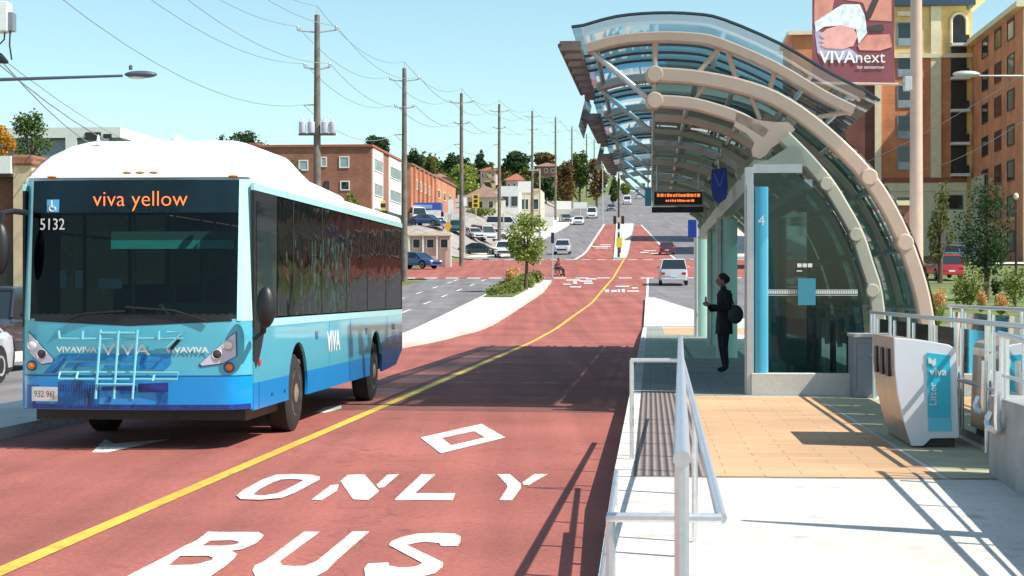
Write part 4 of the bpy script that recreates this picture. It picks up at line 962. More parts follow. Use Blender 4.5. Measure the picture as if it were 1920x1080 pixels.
# ---- sides
def arc(cy, r, z0, a0=0, a1=math.pi, n=12, cz=.5): return [(cy+r*math.cos(a0+(a1-a0)*i/n), cz+r*math.sin(a0+(a1-a0)*i/n)) for i in range(n+1)]
WF, WR, RA = 2.78, 9.0, .60; ZS = .70
LEN = 12.0
def side_outline(y0, y1, z0, z1, lower=True):
    """closed outline in (y,z) with wheel arches cut; z0<z1"""
    pts = [(y0, z1), (y0, z0)]
    for cy in (WF, WR):
        if y0 < cy-RA and y1 > cy+RA:
            dz = z0-.5; dy = math.sqrt(RA*RA-dz*dz); a = math.atan2(dz, dy)
            pts += arc(cy, RA, z0, math.pi-a, a, 14)
    pts += [(y1, z0), (y1, z1)]
    return pts
for s in (1, -1):
    X = s*1.275; ex = (-s*.035, 0, 0)
    def sp(pts, name, m, x=X, par=None, e=ex): return bb(M().prism([(x, y, z) for y, z in pts], e), name, m, par)
    low = side_outline(.31, 11.4, .39, ZS); low[-2] = (11.0, .39); low[-1] = (11.9, ZS)
    def lo_arc(cy, left):      # arch curve from the skirt up to ZS
        a0 = math.asin((.39-.5)/RA); a1 = math.asin((ZS-.5)/RA)
        q = [a0+(a1-a0)*i/6 for i in range(7)]
        return [(cy-RA*math.cos(t_), .5+RA*math.sin(t_)) for t_ in q] if left else [(cy+RA*math.cos(t_), .5+RA*math.sin(t_)) for t_ in q[::-1]]
    sp([(.31, ZS), (.31, .39)]+lo_arc(WF, True), 'lower_side_panel', C['blue_p'])
    sp(lo_arc(WF, False)[::1]+lo_arc(WR, True), 'lower_side_panel', C['blue_p'])
    sp([(9.63, .40), (11.2, .45), (11.98, ZS), (11.98, 1.02), (10.7, .98), (9.50, .88), (9.58, .70), (9.61, .6)], 'rear_side_panel', C['navy_p'], X+s*.004)
    side = sp([p for p in side_outline(.31, 11.98, ZS, 1.34)], 'side_panel', C['teal_p'])
    sp([(.9, 1.34), (11.98, 1.34), (11.98, 1.43), (.9, 1.43)], 'belt_stripe', C['pale_p'], X+s*.002)
    sp([(.31, 2.92), (12, 2.92), (12, 3.0), (.31, 3.0)], 'cant_rail', C['pale_p'], X+s*.002)
    # driver quarter window running down to a point
    sp([(.31, 1.35), (.31, 2.92), (1.5, 2.92), (1.5, 1.45), (.95, 1.42), (.62, 1.02), (.40, .86), (.31, .95)], 'window_surround', C['black'], X+s*.0025, None, (-s*.03,0,0))
    w_ = sp([(.42, 1.42), (.42, 2.8), (1.42, 2.8), (1.42, 1.52)], 'window', C['winblack'], X+s*.008, None, (-s*.004,0,0))
    ed = [1.5, 2.45, 4.35, 6.25, 8.15, 10.05, 11.86]
    for a, b in zip(ed, ed[1:]):
        p = bb(M().add([(X+s*.004, a+.02, 1.45), (X+s*.004, b-.02, 1.45), (X+s*.004, b-.02, 2.9), (X+s*.004, a+.02, 2.9)], [(0,1,2,3)]), 'window', C['side_gl'])
        bb(M().box((X-.02, b-.03, 1.44), (X+s*.006+.001, b+.03, 2.92)) if s > 0 else M().box((X-.007, b-.03, 1.44), (X+.02, b+.03, 2.92)), 'window_pillar', C['black'], p)
        bb(M().box((min(X, X-s*.02), a, 2.45), (max(X, X-s*.02), b, 2.48)), 'transom', C['black'], p)
    bb(M().box((min(X,X-s*.02), 11.86, 1.43), (max(X,X-s*.02), 12, 2.92)), 'rear_pillar', C['black'])
    # seams and fuel flap
    for y in (4.9, 6.6, 10.2): bb(M().box((min(X,X+s*.004), y, .72), (max(X,X+s*.004), y+.012, 1.33)), 'panel_seam', C['blue_p'])
    bb(M().box((min(X,X+s*.004), .55, .4), (max(X,X+s*.004), .562, .7)), 'panel_seam', C['navy_p'])
    for y, z in ((3.9, 1.16), (8.0, 1.12)): bb(M().box((min(X,X+s*.008), y, z-.05), (max(X,X+s*.008), y+.16, z+.05)), 'marker_lamp', C['navy_p'])
    bb(M().lathe((X, .55, .93), [(.04,-.005),(.045,s*.01),(.03,s*.02)], 12, 'x'), 'side_reflector', C['redl'])
    for y in (1.2, 1.9, 10.6): bb(M().box((min(X,X+s*.01), y, .5), (max(X,X+s*.01), y+.07, .54)), 'side_marker', C['navy_p'])
    ex_ = BM.to_3x3() @ Vector((0, s, 0))
    text('VIVA', 'side_lettering', C['wframe'], side, BM @ Vector((X+s*.006, 5.2, 1.03)), ex_, (0,0,1), .40, .002, sx=1.15, bold=.006)
    text('viva', 'side_lettering', C['wframe'], side, BM @ Vector((X+s*.006, 10.9, 1.15)), ex_, (0,0,1), .2, .002)
    for cy in (WF, WR):
        mb = M(); prof_ = [(.30,-.15),(.44,-.14),(.5,-.11),(.505,0),(.5,.11),(.44,.14),(.30,.15)]
        mb.lathe((s*1.10, cy, .445), prof_, 28, 'x'); wh = bb(mb, 'wheel', C['tyre'], None, True)
        mb = M(); mb.lathe((s*1.10, cy, .445), [(.29,s*.10),(.30,s*.15),(.27,s*.15),(.22,s*.09),(.14,s*.08),(.12,s*.15),(.05,s*.17)], 24, 'x'); rm = bb(mb, 'rim', C['rim'], wh, True)
        mb = M()
        for k in range(10): q = .628*k; mb.ell((s*1.21, cy+.18*math.cos(q), .445+.18*math.sin(q)), (.02,.016,.016), 6, 4)
        bb(mb, 'wheel_nuts', C['rim'], rm)
        # arch liner
        a = arc(cy, RA+.0, .5, 0, math.pi, 14)
        mb = M(); vs = []
        for y, z in a: vs += [(s*1.235, cy+(y-cy)*1.04, .5+(z-.5)*1.04), (s*.75, cy+(y-cy)*1.04, .5+(z-.5)*1.04)]
        mb.add(vs, [(2*i, 2*i+1, 2*i+3, 2*i+2) for i in range(len(a)-1)]); bb(mb, 'wheel_arch', C['black'])
bb(M().box((-1.1, .5, .33), (1.1, 2.15, .8)), 'underbody', C['black']); bb(M().box((-.74, 2.1, .33), (.74, 9.7, .75)), 'underbody', C['black']); bb(M().box((-1.22, 3.4, .38), (1.22, 8.4, .7)), 'underbody', C['black']); bb(M().box((-1.1, 9.65, .4), (1.1, 11.3, .8)), 'underbody', C['black'])
bb(M().box((-1.24, 11.96, .7), (1.24, 12.06, 3.0)), 'rear_wall', C['teal_p'], None, False, .03)
bb(M().box((-1.1, .36, .27), (1.17, .42, .5)), 'under_shade_bar', C['black'])  # added black bar, stands for the darkness under the bumper
for x_ in (-1.16, 1.12): bb(M().box((x_, .42, .26), (x_+.04, 2.1, .45)), 'under_side_strip', C['black'])  # black strips carry the dark bar back along the sides
# ---- roof with side curve, front cowl and pod
def loft(rows, name, m, par=None):
    """rows: list of (y, [(x,z)...]) with equal counts"""
    vs = []; n = len(rows[0][1]); fs = []
    for y, r in rows: vs += [((x, y(x, z) if callable(y) else y, z)) for x, z in r]
    for i in range(len(rows)-1):
        for j in range(n-1): fs.append((i*n+j, i*n+j+1, (i+1)*n+j+1, (i+1)*n+j))
    fs.append(tuple(range(n))); fs.append(tuple(range((len(rows)-1)*n, len(rows)*n))[::-1])
    return bb(M().add(vs, fs), name, m, par, True)
def sect(hw, z0, zt, r=.14, n=6):
    p = [(-hw, z0)]
    for i in range(n+1): q = math.pi-math.pi/2*i/n; p.append((-hw+r+r*math.cos(q), zt-r+r*math.sin(q)))
    for i in range(n+1): q = math.pi/2-math.pi/2*i/n; p.append((hw-r+r*math.cos(q), zt-r+r*math.sin(q)))
    return p+[(hw, z0)]
roof = loft([(.36, sect(1.26, 2.98, 3.10, .08)), (1, sect(1.27, 2.98, 3.14, .1)), (11.9, sect(1.27, 2.98, 3.12, .1)), (12.03, sect(1.24, 2.98, 3.05, .05))], 'roof', C['roof_p'])
def cy_(k): return lambda x, z: fy(x, 3.0)+k
loft([(cy_(-.01), sect(1.24, 3.035, 3.07, .03)), (cy_(.07), sect(1.235, 3.035, 3.13, .08)), (cy_(.2), sect(1.22, 3.035, 3.24, .15)), (cy_(.42), sect(1.17, 3.035, 3.38, .22)), (cy_(.75), sect(1.10, 3.035, 3.50, .25)), (cy_(1.15), sect(1.05, 3.035, 3.58, .25)), (cy_(1.7), sect(1.02, 3.035, 3.60, .24)), (3.9, sect(1.0, 3.035, 3.60, .22)),
      (4.8, sect(.98, 3.035, 3.47, .2)), (5.5, sect(.97, 3.035, 3.38, .18)), (6.6, sect(.96, 3.035, 3.35, .16)), (8.0, sect(.95, 3.035, 3.30, .12)), (8.2, sect(.86, 3.035, 3.12, .05))], 'roof_pod', C['roof_p'])
for x in (84, 233, 258, 284, 432): bb(M().ell((fx(x), fy(fx(x), 3.0)+.05, 3.115 if 200 < x < 300 else 3.075), (.055, .03, .016), 10, 6), 'roof_marker_lamp', C['amber'], None, True)
bb(M().lathe((.1, 1.6, 3.58), [(.08,0),(.07,.06),(.02,.09)], 12), 'roof_vent', C['roof_p'], None, True)
bb(M().lathe((-.62, .9, 3.5), [(.03,0),(.02,.06),(.008,.12)], 10), 'aerial', C['roof_p'], None, True)
# ---- mirrors
mb = M(); mb.ell((1.47, .0, 1.58), (.11, .10, .24), 16, 12); mr = bb(mb, 'mirror', C['black'], None, True)
bb(M().tube([(1.44,.02,1.5),(1.42,.1,1.3),(1.30,.25,1.22)], .035, 8), 'mirror_arm', C['black'], mr, True)
mb = M(); mb.ell((-1.37, -.14, 2.24), (.12, .10, .30), 16, 12); mr = bb(mb, 'mirror', C['black'], None, True)
bb(M().tube([(-1.2,.2,2.66),(-1.27,.0,2.67),(-1.35,-.12,2.64),(-1.37,-.14,2.4)], .035, 8), 'mirror_arm', C['black'], mr, True)
# ---- interior
C['dashg'] = mat('green grey dash cover', (.10, .24, .17), .7, 0, .1)
bb(M().box((-1.2, .5, .8), (1.2, 11.8, .86)), 'floor', C['interior']); bb(M().box((-1.2, 11.3, .86), (1.2, 11.9, 2.9)), 'rear_bulkhead', C['interior'])
bb(M().box((-1.12, .5, .95), (1.12, .95, 1.36)), 'dashboard', C['black'], None, False, .04)
bb(M().box((-1.18, .5, 2.9), (1.18, 11.8, 2.96)), 'ceiling', C['interior']); bb(M().box((-1.08, .42, 2.66), (1.1, .9, 2.9)), 'sign_box', C['black'])
bb(M().box((fx(187), .46, fz(465)), (fx(426), .47, fz(449))), 'sun_visor', C['visor'])
bb(M().box((fx(187), .465, fz(449)), (fx(428), .475, fz(432))), 'visor_header', C['dashg'])
bb(M().hexa([(.05,.5,1.36),(1.08,.5,1.36),(1.08,1.0,1.36),(.05,1.0,1.36),(.15,.62,1.62),(1.02,.62,1.62),(1.02,.95,1.62),(.15,.95,1.62)]), 'instrument_binnacle', C['dashg'], None, False, .03)
for x0, x1, y0, y1 in ((73,86,506,540), (104,118,506,540), (150,196,522,541)):
    bb(M().box((fx(x0), .7, fz(y1)), (fx(x1), .72, fz(y0))), 'bright_patch', C['wframe'])  # pale panels added as bright spots behind the windscreen
for i in range(8):
    y = 3.0+i*1.02
    for x in (-.82, .82):
        st = bb(M().box((x-.38, y, 1.05), (x+.38, y+.42, 1.15)), 'seat', C['seatm']); bb(M().box((x-.38, y+.4, 1.15), (x+.38, y+.48, 1.85)), 'seat_back', C['seatm'], st)
for x, y in ((-.42,1.6),(-.42,3.4),(.42,3.4),(-.42,5.5),(.42,5.5),(-.42,7.6),(.42,7.6)): bb(M().tube([(x, y, .86), (x, y, 2.9)], .018, 8), 'grab_pole', C['yellow'] if y > 5 else C['silver'])
bb(M().box((.35, 1.75, .86), (.40, 1.8, 2.3)), 'driver_screen', C['interior'])
ds = bb(M().box((.45, 1.35, .95), (1.05, 1.85, 1.25)), 'driver_seat', C['black'], None, False, .04); bb(M().box((.5, 1.75, 1.25), (1.0, 1.88, 1.95)), 'seat_back', C['black'], ds, False, .04)
bb(M().tube([(.75+.22*math.cos(q*.4), .98+.08*math.sin(q*.4), 1.45+.2*math.sin(q*.4)) for q in range(17)], .017, 6), 'steering_wheel', C['black'], None, True)
for (a, b_) in (((470,530),(620,560)),):
    pass
# driver
dp = BM @ Vector((.74, 1.52, .84))
t, lb = person(dp, -TH, 'bus driver in a dark uniform sitting behind the windscreen', mat('dark uniform', (.03,.04,.07), .8), C['trouser'], seated=True)
# ============================================================ cars
C['cwin'] = mat('car window glass', (.02, .03, .035), .05, 0, 0, spec=.8)
def car(loc, rz, label, paint, kind='sedan', group=None, scale=1.0, cat='car'):
    """local: nose towards -y, length about 4.6 m"""
    t = thing('parked_car' if 'parked' in label else 'car', loc, label, cat, group, rz)
    W_ = wm(t)
    def cb(mb, name, m, par=None, smooth=False, bevel=0): mb.v = [W_ @ Vector(p) for p in mb.v]; return mb.build(name, m, par or t, smooth, bevel)
    if kind == 'sedan': L_, hw, zb, zh, zt = 4.6, .9, .28, .88, 1.43; hood = [(-2.3,.62),(-2.2,.74),(-1.2,.90)]; deck = [(1.65,.98),(2.2,.94),(2.3,.7)]; gh = [(-1.15,.90),(-.45,1.40),(.75,1.43),(1.6,.98)]
    elif kind == 'suv': L_, hw, zb, zh, zt = 4.7, .95, .35, 1.0, 1.75; hood = [(-2.35,.7),(-2.28,.95),(-1.2,1.08)]; deck = [(2.2,1.1),(2.32,1.05),(2.35,.7)]; gh = [(-1.2,1.07),(-.55,1.68),(1.9,1.74),(2.22,1.1)]
    elif kind == 'van': L_, hw, zb, zh, zt = 5.2, .98, .35, 1.1, 2.1; hood = [(-2.6,.7),(-2.5,1.0),(-1.95,1.15)]; deck = [(2.5,1.15),(2.58,1.1),(2.6,.6)]; gh = [(-1.95,1.14),(-1.3,2.0),(2.3,2.08),(2.52,1.15)]
    else: L_, hw, zb, zh, zt = 5.5, 1.0, .45, 1.1, 1.85; hood = [(-2.75,.8),(-2.7,1.1),(-1.3,1.18)]; deck = [(.95,1.15),(2.7,1.12),(2.75,.75)]; gh = [(-1.3,1.17),(-.7,1.8),(.6,1.84),(.9,1.15)]
    prof_ = [(hood[0][0], zb)]+hood+deck+[(deck[-1][0], zb)]
    wb = L_*.30; rw = .33 if kind in ('sedan',) else .38
    # body as lofted stations, narrowed at the ends, wheel arches cut in the lower outline
    def top(y):
        pts = hood+deck
        for (a, b), (c, d) in zip(pts, pts[1:]):
            if a <= y <= c: return b+(d-b)*(y-a)/(c-a) if c > a else b
        return pts[-1][1]
    ys = frange(hood[0][0], deck[-1][0], L_/46)
    vs = []
    for y in ys:
        e_ = min(1, (L_/2-abs(y))/.5+.001); w2 = hw*(.86+.14*math.sqrt(max(0, e_)))
        lo = zb
        for cy in (-wb, wb):
            d = abs(y-cy)
            if d < rw+.06: lo = max(lo, math.sqrt((rw+.06)**2-d*d)+rw)
        tp = max(top(y), lo+.05)
        vs += [(-w2*.97, y, lo), (-w2, y, (lo+tp)/2), (-w2*.97, y, tp-.09), (-w2*.86, y, tp), (w2*.86, y, tp), (w2*.97, y, tp-.09), (w2, y, (lo+tp)/2), (w2*.97, y, lo)]
    n = 8; mb = M(); mb.add(vs, [(i*n+j, i*n+(j+1) % n, (i+1)*n+(j+1) % n, (i+1)*n+j) for i in range(len(ys)-1) for j in range(n)]+[tuple(range(n))[::-1], tuple(range((len(ys)-1)*n, len(ys)*n))])
    cb(mb, 'body', paint, None, True)
    # glasshouse: glass block plus roof and pillars
    (a0, z0), (a1, z1), (a2, z2), (a3, z3) = gh; tw = hw*.74; bw = hw*.9
    mb = M(); mb.hexa([(-bw,a0,z0-.02),(bw,a0,z0-.02),(bw,a3,z3-.02),(-bw,a3,z3-.02),(-tw,a1,z1-.04),(tw,a1,z1-.04),(tw,a2,z2-.04),(-tw,a2,z2-.04)]); cb(mb, 'window', C['cwin'])
    mb = M(); mb.hexa([(-tw-.01,a1-.04,z1-.05),(tw+.01,a1-.04,z1-.05),(tw+.01,a2+.04,z2-.05),(-tw-.01,a2+.04,z2-.05),(-tw+.06,a1+.06,z1+.02),(tw-.06,a1+.06,z1+.02),(tw-.06,a2-.06,z2+.02),(-tw+.06,a2-.06,z2+.02)]); cb(mb, 'roof', paint, None, False, .02)
    mb = M()
    for s in (-1, 1):
        for (p, q) in (((s*bw,a0,z0),(s*tw,a1,z1-.03)), ((s*bw,a3,z3),(s*tw,a2,z2-.03)), ((s*(bw+.005),(a0+a3)/2+.1,(z0+z3)/2),(s*(tw+.005),(a1+a2)/2+.1,z1-.03))): cb(M().tube([p, q], .035, 6), 'pillar', paint)
    if kind == 'pickup':
        mb = M(); mb.box((-.82, 1.05, 1.08), (.82, 2.6, 1.14)); cb(mb, 'cargo_bed', C['black'])
    for s in (-1, 1):
        for cy in (-wb, wb):
            mb = M(); mb.lathe((s*(hw-.11), cy, rw), [(rw*.6,-.1),(rw*.94,-.1),(rw,-.06),(rw,.06),(rw*.94,.1),(rw*.6,.1)], 18, 'x'); wh = cb(mb, 'wheel', C['tyre'], None, True)
            mb = M(); mb.lathe((s*(hw-.11), cy, rw), [(rw*.62,s*.06),(rw*.6,s*.11),(rw*.2,s*.08),(.03,s*.1)], 12, 'x'); cb(mb, 'rim', C['silver'], wh, True)
        y = hood[0][0]; z = hood[1][1]-.08
        mb = M(); mb.ell((s*hw*.68, y+.06, z), (.17,.09,.075), 10, 6); cb(mb, 'headlight', C['lamp'], None, True)
        y = deck[-1][0]; mb = M(); mb.box((s*hw*.72-.13, y-.06, deck[-1][1]+.03), (s*hw*.72+.13, y+.012, deck[-1][1]+.19)); cb(mb, 'tail_light', C['redl'], None, False, .02)
        mb = M(); mb.ell((s*(hw+.07), a0+.35, z0+.06), (.1,.06,.06), 8, 6); cb(mb, 'wing_mirror', paint, None, True)
    mb = M(); mb.box((-hw*.6, hood[0][0]-.012, zb+.12), (hw*.6, hood[0][0]+.03, hood[0][1]-.02)); cb(mb, 'grille', C['black'])
    mb = M(); mb.box((-hw*.82, hood[0][0]-.03, zb), (hw*.82, hood[0][0]+.1, zb+.12)); cb(mb, 'bumper', C['silver'] if kind == 'pickup' else paint, None, False, .03)
    mb = M(); mb.box((-hw*.82, deck[-1][0]-.1, zb), (hw*.82, deck[-1][0]+.03, zb+.14)); cb(mb, 'bumper', paint, None, False, .03)
    mb = M(); mb.box((-.22, deck[-1][0], zb+.22), (.22, deck[-1][0]+.015, zb+.34)); cb(mb, 'number_plate', C['wframe'])
    return t
P = {k: mat(k+' car paint', c, .3, 0, .02, coat=.6) for k, c in dict(white=(.72,.72,.72), silver=(.50,.51,.54), grey=(.14,.15,.17), black=(.02,.02,.025), red=(.42,.015,.02), blue=(.03,.08,.22), teal=(.03,.13,.15), maroon=(.12,.02,.03), beige=(.45,.38,.28)).items()}
def carat(px, py, rz, label, paint, kind='sedan', group=None, u=None, **k):
    if u is None: u, v = PR(px, py)
    else: v = PU(px, py, u)[0]
    a = (g(u+3)-g(u-3))/6
    t = car(W(u, v, H(u, v)+.02), rz-TH, label, P[paint], kind, group, **k); return t
PI = math.pi
def car_on(px, u, rz, label, paint, kind='sedan', group=None, dh=.02, **k):
    v = PU(px, 500, u)[0]; t = car(W(u, v, H(u, v)+dh), rz-TH, label, P[paint], kind, group, **k)
    sl_ = (g(u+2)-g(u-2))/4
    # lean with the hill
    d = Vector((sT, cT, sl_)).normalized(); 
    t.rotation_euler = (Matrix.Rotation(rz-TH, 3, 'Z') @ Matrix.Rotation(math.atan(sl_)*math.cos(rz), 3, 'X')).to_euler()
    return t
car_on(1262, 118, PI, 'silver station wagon seen from behind on the grey road right of the red lanes', 'silver', 'suv')
car_on(1055, 207, 0, 'silver hatchback driving towards the crossing on the left grey road', 'silver', 'suv')
car_on(947, 192, 0, 'white pickup truck by the kerb, partly behind the young tree on the median', 'white', 'pickup', cat='pickup truck')
car_on(780, 152, math.radians(58), 'dark blue car waiting on the side street left of the crossing', 'blue')
car_on(-14, 38, 0, 'black and white pickup half hidden behind the left side of the bus', 'black', 'pickup', cat='pickup truck')
car_on(-140, 31, 0, 'silver car at the left edge, only its nose in view', 'silver')
car_on(1085, 300, 0, 'white sedan coming down the hill on the left grey road', 'white')
car_on(1110, 330, 0, 'white van coming down the hill behind the white sedan', 'white', 'van', cat='van')
car_on(1146, 372, 0, 'dark grey car on the hill just left of the signal pole', 'grey')
car_on(1176, 420, 0, 'white van on the hill just right of the signal pole', 'white', 'van', cat='van')
car_on(1198, 470, PI, 'silver car climbing the far hill beside the departure display', 'silver')
car_on(1184, 540, 0, 'small white car near the top of the hill road', 'white')
car_on(1205, 600, PI, 'tiny pale van at the very top of the hill road', 'beige', 'van', cat='van')
car_on(1250, 205, PI, 'dark maroon car in the shaded part of the far right red lane', 'maroon')
for i, (px, u, rz, lab, pt, kd) in enumerate(((782,222,.3,'white van parked under the blue awning','white','van'), (800,214,1.2,'dark blue car parked in front of the white sign board','blue','sedan'), (822,216,0,'white sedan parked facing the road below the brick building','white','sedan'),
    (857,222,0,'dark teal hatchback parked left of the third utility pole','teal','suv'), (886,226,.5,'silver car parked just right of the third utility pole','silver','sedan'), (906,230,.5,'pale silver van parked in the middle of the row','silver','van'),
    (928,240,1.4,'white car parked sideways before the low hedge','white','sedan'), (898,200,1.5,'black car parked beside the sloping pavement','black','sedan'), (944,262,1.4,'white van parked near the white shop','white','van'), (1002,290,.2,'black car parked beside the beige shop','black','sedan'), (1060,310,.2,'grey car parked on the roadside under the far white signs','grey','sedan'))):
    car_on(px, u, rz, lab.replace('parked', 'parked', 1), pt, kd, 'cars parked along the left side of the hill', dh=.05)
car_on(1812, 165, math.radians(80), 'dark green grey minivan parked sideways in front of the brick apartment block', 'grey', 'suv')
car_on(1768, 128, PI+.1, 'red hatchback parked among the bushes right of the tan lamp post', 'red', 'suv')
# ============================================================ vegetation
C['bark'] = mat('bark', (.10, .075, .055), .95, 0, .3, 10, .4, 30)
LM = dict(green=leafmat('green leaves', (.03,.07,.015), (.17,.22,.05), (.08,.13,.03)), light=leafmat('light green leaves', (.12,.20,.03), (.42,.46,.10), (.24,.32,.06)),
          orange=leafmat('orange leaves', (.40,.14,.015), (.62,.42,.05), (.55,.26,.03)), dark=leafmat('dark green leaves', (.015,.045,.015), (.09,.14,.05), (.04,.08,.03)),
          rust=leafmat('rust leaves', (.09,.05,.02), (.30,.15,.06), (.15,.12,.04)), olive=leafmat('olive leaves', (.05,.06,.015), (.24,.22,.06), (.12,.13,.03)),
          plume=leafmat('dry grass plumes', (.55,.28,.08), (.80,.55,.25), (.70,.42,.16)), shrub=leafmat('shrub leaves', (.06,.09,.015), (.30,.32,.07), (.16,.20,.04)))
def leaves(mb, blobs, n, s, rnd, up=.0):
    """leaf quads through overlapping clumps; blobs = [(c, r)]"""
    wts = [b[1][0]*b[1][1]+b[1][2]*b[1][0] for b in blobs]
    tot = sum(wts)
    for (c, r), w_ in zip(blobs, wts):
        for _ in range(max(4, int(n*w_/tot))):
            a = rnd.uniform(0, 2*math.pi); z = rnd.uniform(-1, 1); q = math.sqrt(1-z*z); k = rnd.uniform(.45, 1.08)
            p = Vector((c[0]+r[0]*q*math.cos(a)*k, c[1]+r[1]*q*math.sin(a)*k, c[2]+r[2]*z*k))
            d1 = Vector((rnd.gauss(0,1), rnd.gauss(0,1), rnd.gauss(0,.7))).normalized(); d2 = d1.cross(Vector((rnd.gauss(0,1), rnd.gauss(0,1), rnd.gauss(0,1)+up))).normalized()
            l = s*rnd.uniform(.6, 1.3); b = len(mb.v)
            mb.v += [p-d1*l, p-d2*l*.55, p+d1*l, p+d2*l*.6]; mb.f.append((b, b+1, b+2, b+3)); mb.m.append(0)
def crown_blobs(c, R, k, rnd):
    out = []
    for _ in range(k):
        a = rnd.uniform(0, 2*math.pi); z = rnd.uniform(-.85, .95); q = math.sqrt(max(0, 1-z*z))*rnd.uniform(.25, .85); f = rnd.uniform(.24, .42)
        out.append(((c[0]+R[0]*q*math.cos(a), c[1]+R[1]*q*math.sin(a), c[2]+R[2]*z*.78), (R[0]*f, R[1]*f, R[2]*f*.85)))
    return out
def tree(x0, x1, ytop, ybot, Z, kind, label, group=None, n=1800, seed=1, gap=14, base=None, cat='tree', cone=False):
    """crown spans px x0..x1, ytop..ybot at depth Z; trunk runs to the ground"""
    rnd = random.Random(seed)
    X0, X1 = (x0-CX)/FP*Z, (x1-CX)/FP*Z; zt = CH+(CY-ytop)/FP*Z; zb = CH+(CY-ybot)/FP*Z
    cx = (X0+X1)/2; u, v = UV(cx, Z); gz = H(u, v)-.05 if base is None else base
    zb = max(zb, gz+.3)
    R = ((X1-X0)/2, (X1-X0)/2, (zt-zb)/2); c = (cx, Z, (zt+zb)/2)
    t = thing('tree' if cat == 'tree' else 'shrub', (cx, Z, gz), label, cat, group)
    mb = M()
    if cone:
        bl = []
        for i in range(gap): f = i/gap; rr = R[0]*(1-f)**.8*rnd.uniform(.8, 1.1)+.05*R[0]; a = rnd.uniform(0, 6.28); bl.append(((cx+math.cos(a)*rr*.35, Z+math.sin(a)*rr*.35, zb+(zt-zb)*f), (rr*.75, rr*.75, (zt-zb)/gap*1.1)))
    else: bl = crown_blobs(c, R, gap, rnd)
    leaves(mb, bl, n, max(.06, Z/FP*3.1), rnd); mb.build('crown', LM[kind], t)
    tr = .05*(zt-gz)*.5+.02
    mb = M(); top = Vector((c[0]+R[0]*.05, Z, c[2]+R[2]*.3))
    mb.tube([(cx-.03, Z, gz), (cx+.02, Z, gz+(c[2]-gz)*.5), top], [tr, tr*.75, tr*.3], 8)
    for b in bl[:7]:
        s0 = Vector((cx, Z, zb+(c[2]-zb)*rnd.uniform(.1, .7))); mb.tube([s0, (s0+Vector(b[0]))/2+Vector((0,0,R[2]*.08)), Vector(b[0])], [tr*.45, tr*.3, tr*.1], 5)
    mb.build('trunk', C['bark'], t, smooth=True); return t
def shrub(px0, px1, ytop, Z, kind, label, group=None, n=700, seed=2, s=None, cat='shrub'):
    rnd = random.Random(seed); X0, X1 = (px0-CX)/FP*Z, (px1-CX)/FP*Z; cx = (X0+X1)/2; u, v = UV(cx, Z); gz = H(u, v)-.05
    zt = CH+(CY-ytop)/FP*Z; h = max(.3, zt-gz); R = (X1-X0)/2
    mb = M(); bl = [((cx+rnd.uniform(-.6,.6)*R, Z+rnd.uniform(-.6,.6)*R, gz+h*rnd.uniform(.3,.62)), (R*.5, R*.5, h*.36)) for _ in range(8)]
    leaves(mb, bl, n, s or max(.05, Z/FP*2.6), rnd)
    for _ in range(10): a = rnd.uniform(0, 6.28); mb.tube([(cx, Z, gz), (cx+math.cos(a)*R*.6, Z+math.sin(a)*R*.6, gz+h*.55)], .015, 4)
    o = mb.build('shrub', LM[kind]); return tag(o, label, cat, group)
def plume(px0, px1, ytop, ybot, Z, label, seed, cat='ornamental grass'):
    rnd = random.Random(seed); X0, X1 = (px0-CX)/FP*Z, (px1-CX)/FP*Z; cx = (X0+X1)/2; R = (X1-X0)/2; u, v = UV(cx, Z); gz = H(u, v)-.03
    zt = CH+(CY-ytop)/FP*Z; zb = CH+(CY-ybot)/FP*Z
    t = thing('ornamental_grass', (cx, Z, gz), label, cat)
    mb = M(); leaves(mb, [((cx+rnd.uniform(-.45,.45)*R, Z+rnd.uniform(-.4,.4)*R, (zt+zb)/2+rnd.uniform(-.15,.15)*(zt-zb)), (R*.5, R*.5, (zt-zb)*.38)) for _ in range(6)], 700, max(.05, Z/FP*2.2), rnd); mb.build('plumes', LM['plume'], t)
    mb = M()
    for _ in range(150):
        a = rnd.uniform(0, 6.28); r = rnd.uniform(.1, 1)*R; p = Vector((cx, Z, gz)); q = Vector((cx+math.cos(a)*r, Z+math.sin(a)*r, zb+(zt-zb)*rnd.uniform(.1,.5))); d = Vector((.03, .01, 0))
        mb.add([p-d, p+d, q], [(0,1,2)])
    mb.build('blades', LM['light'], t)
tree(12, 106, 210, 330, 110, 'green', 'green tree with yellowing top behind the building at the left edge', n=3000, seed=3, gap=22)
tree(-34, 26, 226, 310, 104, 'orange', 'orange autumn tree cut by the left edge of the picture', n=1800, seed=4)
tree(396, 515, 243, 330, 200, 'dark', 'dark green tree top rising behind the roof of the bus', n=1500, seed=5, gap=20)
tree(680, 734, 250, 300, 250, 'dark', 'round dark tree above the flat roof of the white windowed brick building', n=1200, seed=6)
tree(40+478, 575, 302, 370, 178, 'olive', 'yellow green bush just behind the white roof of the bus', n=900, seed=61)
tree(642, 672, 360, 400, 178, 'light', 'yellow green tree low in front of the brick wall beside the bus roof', n=700, seed=62)
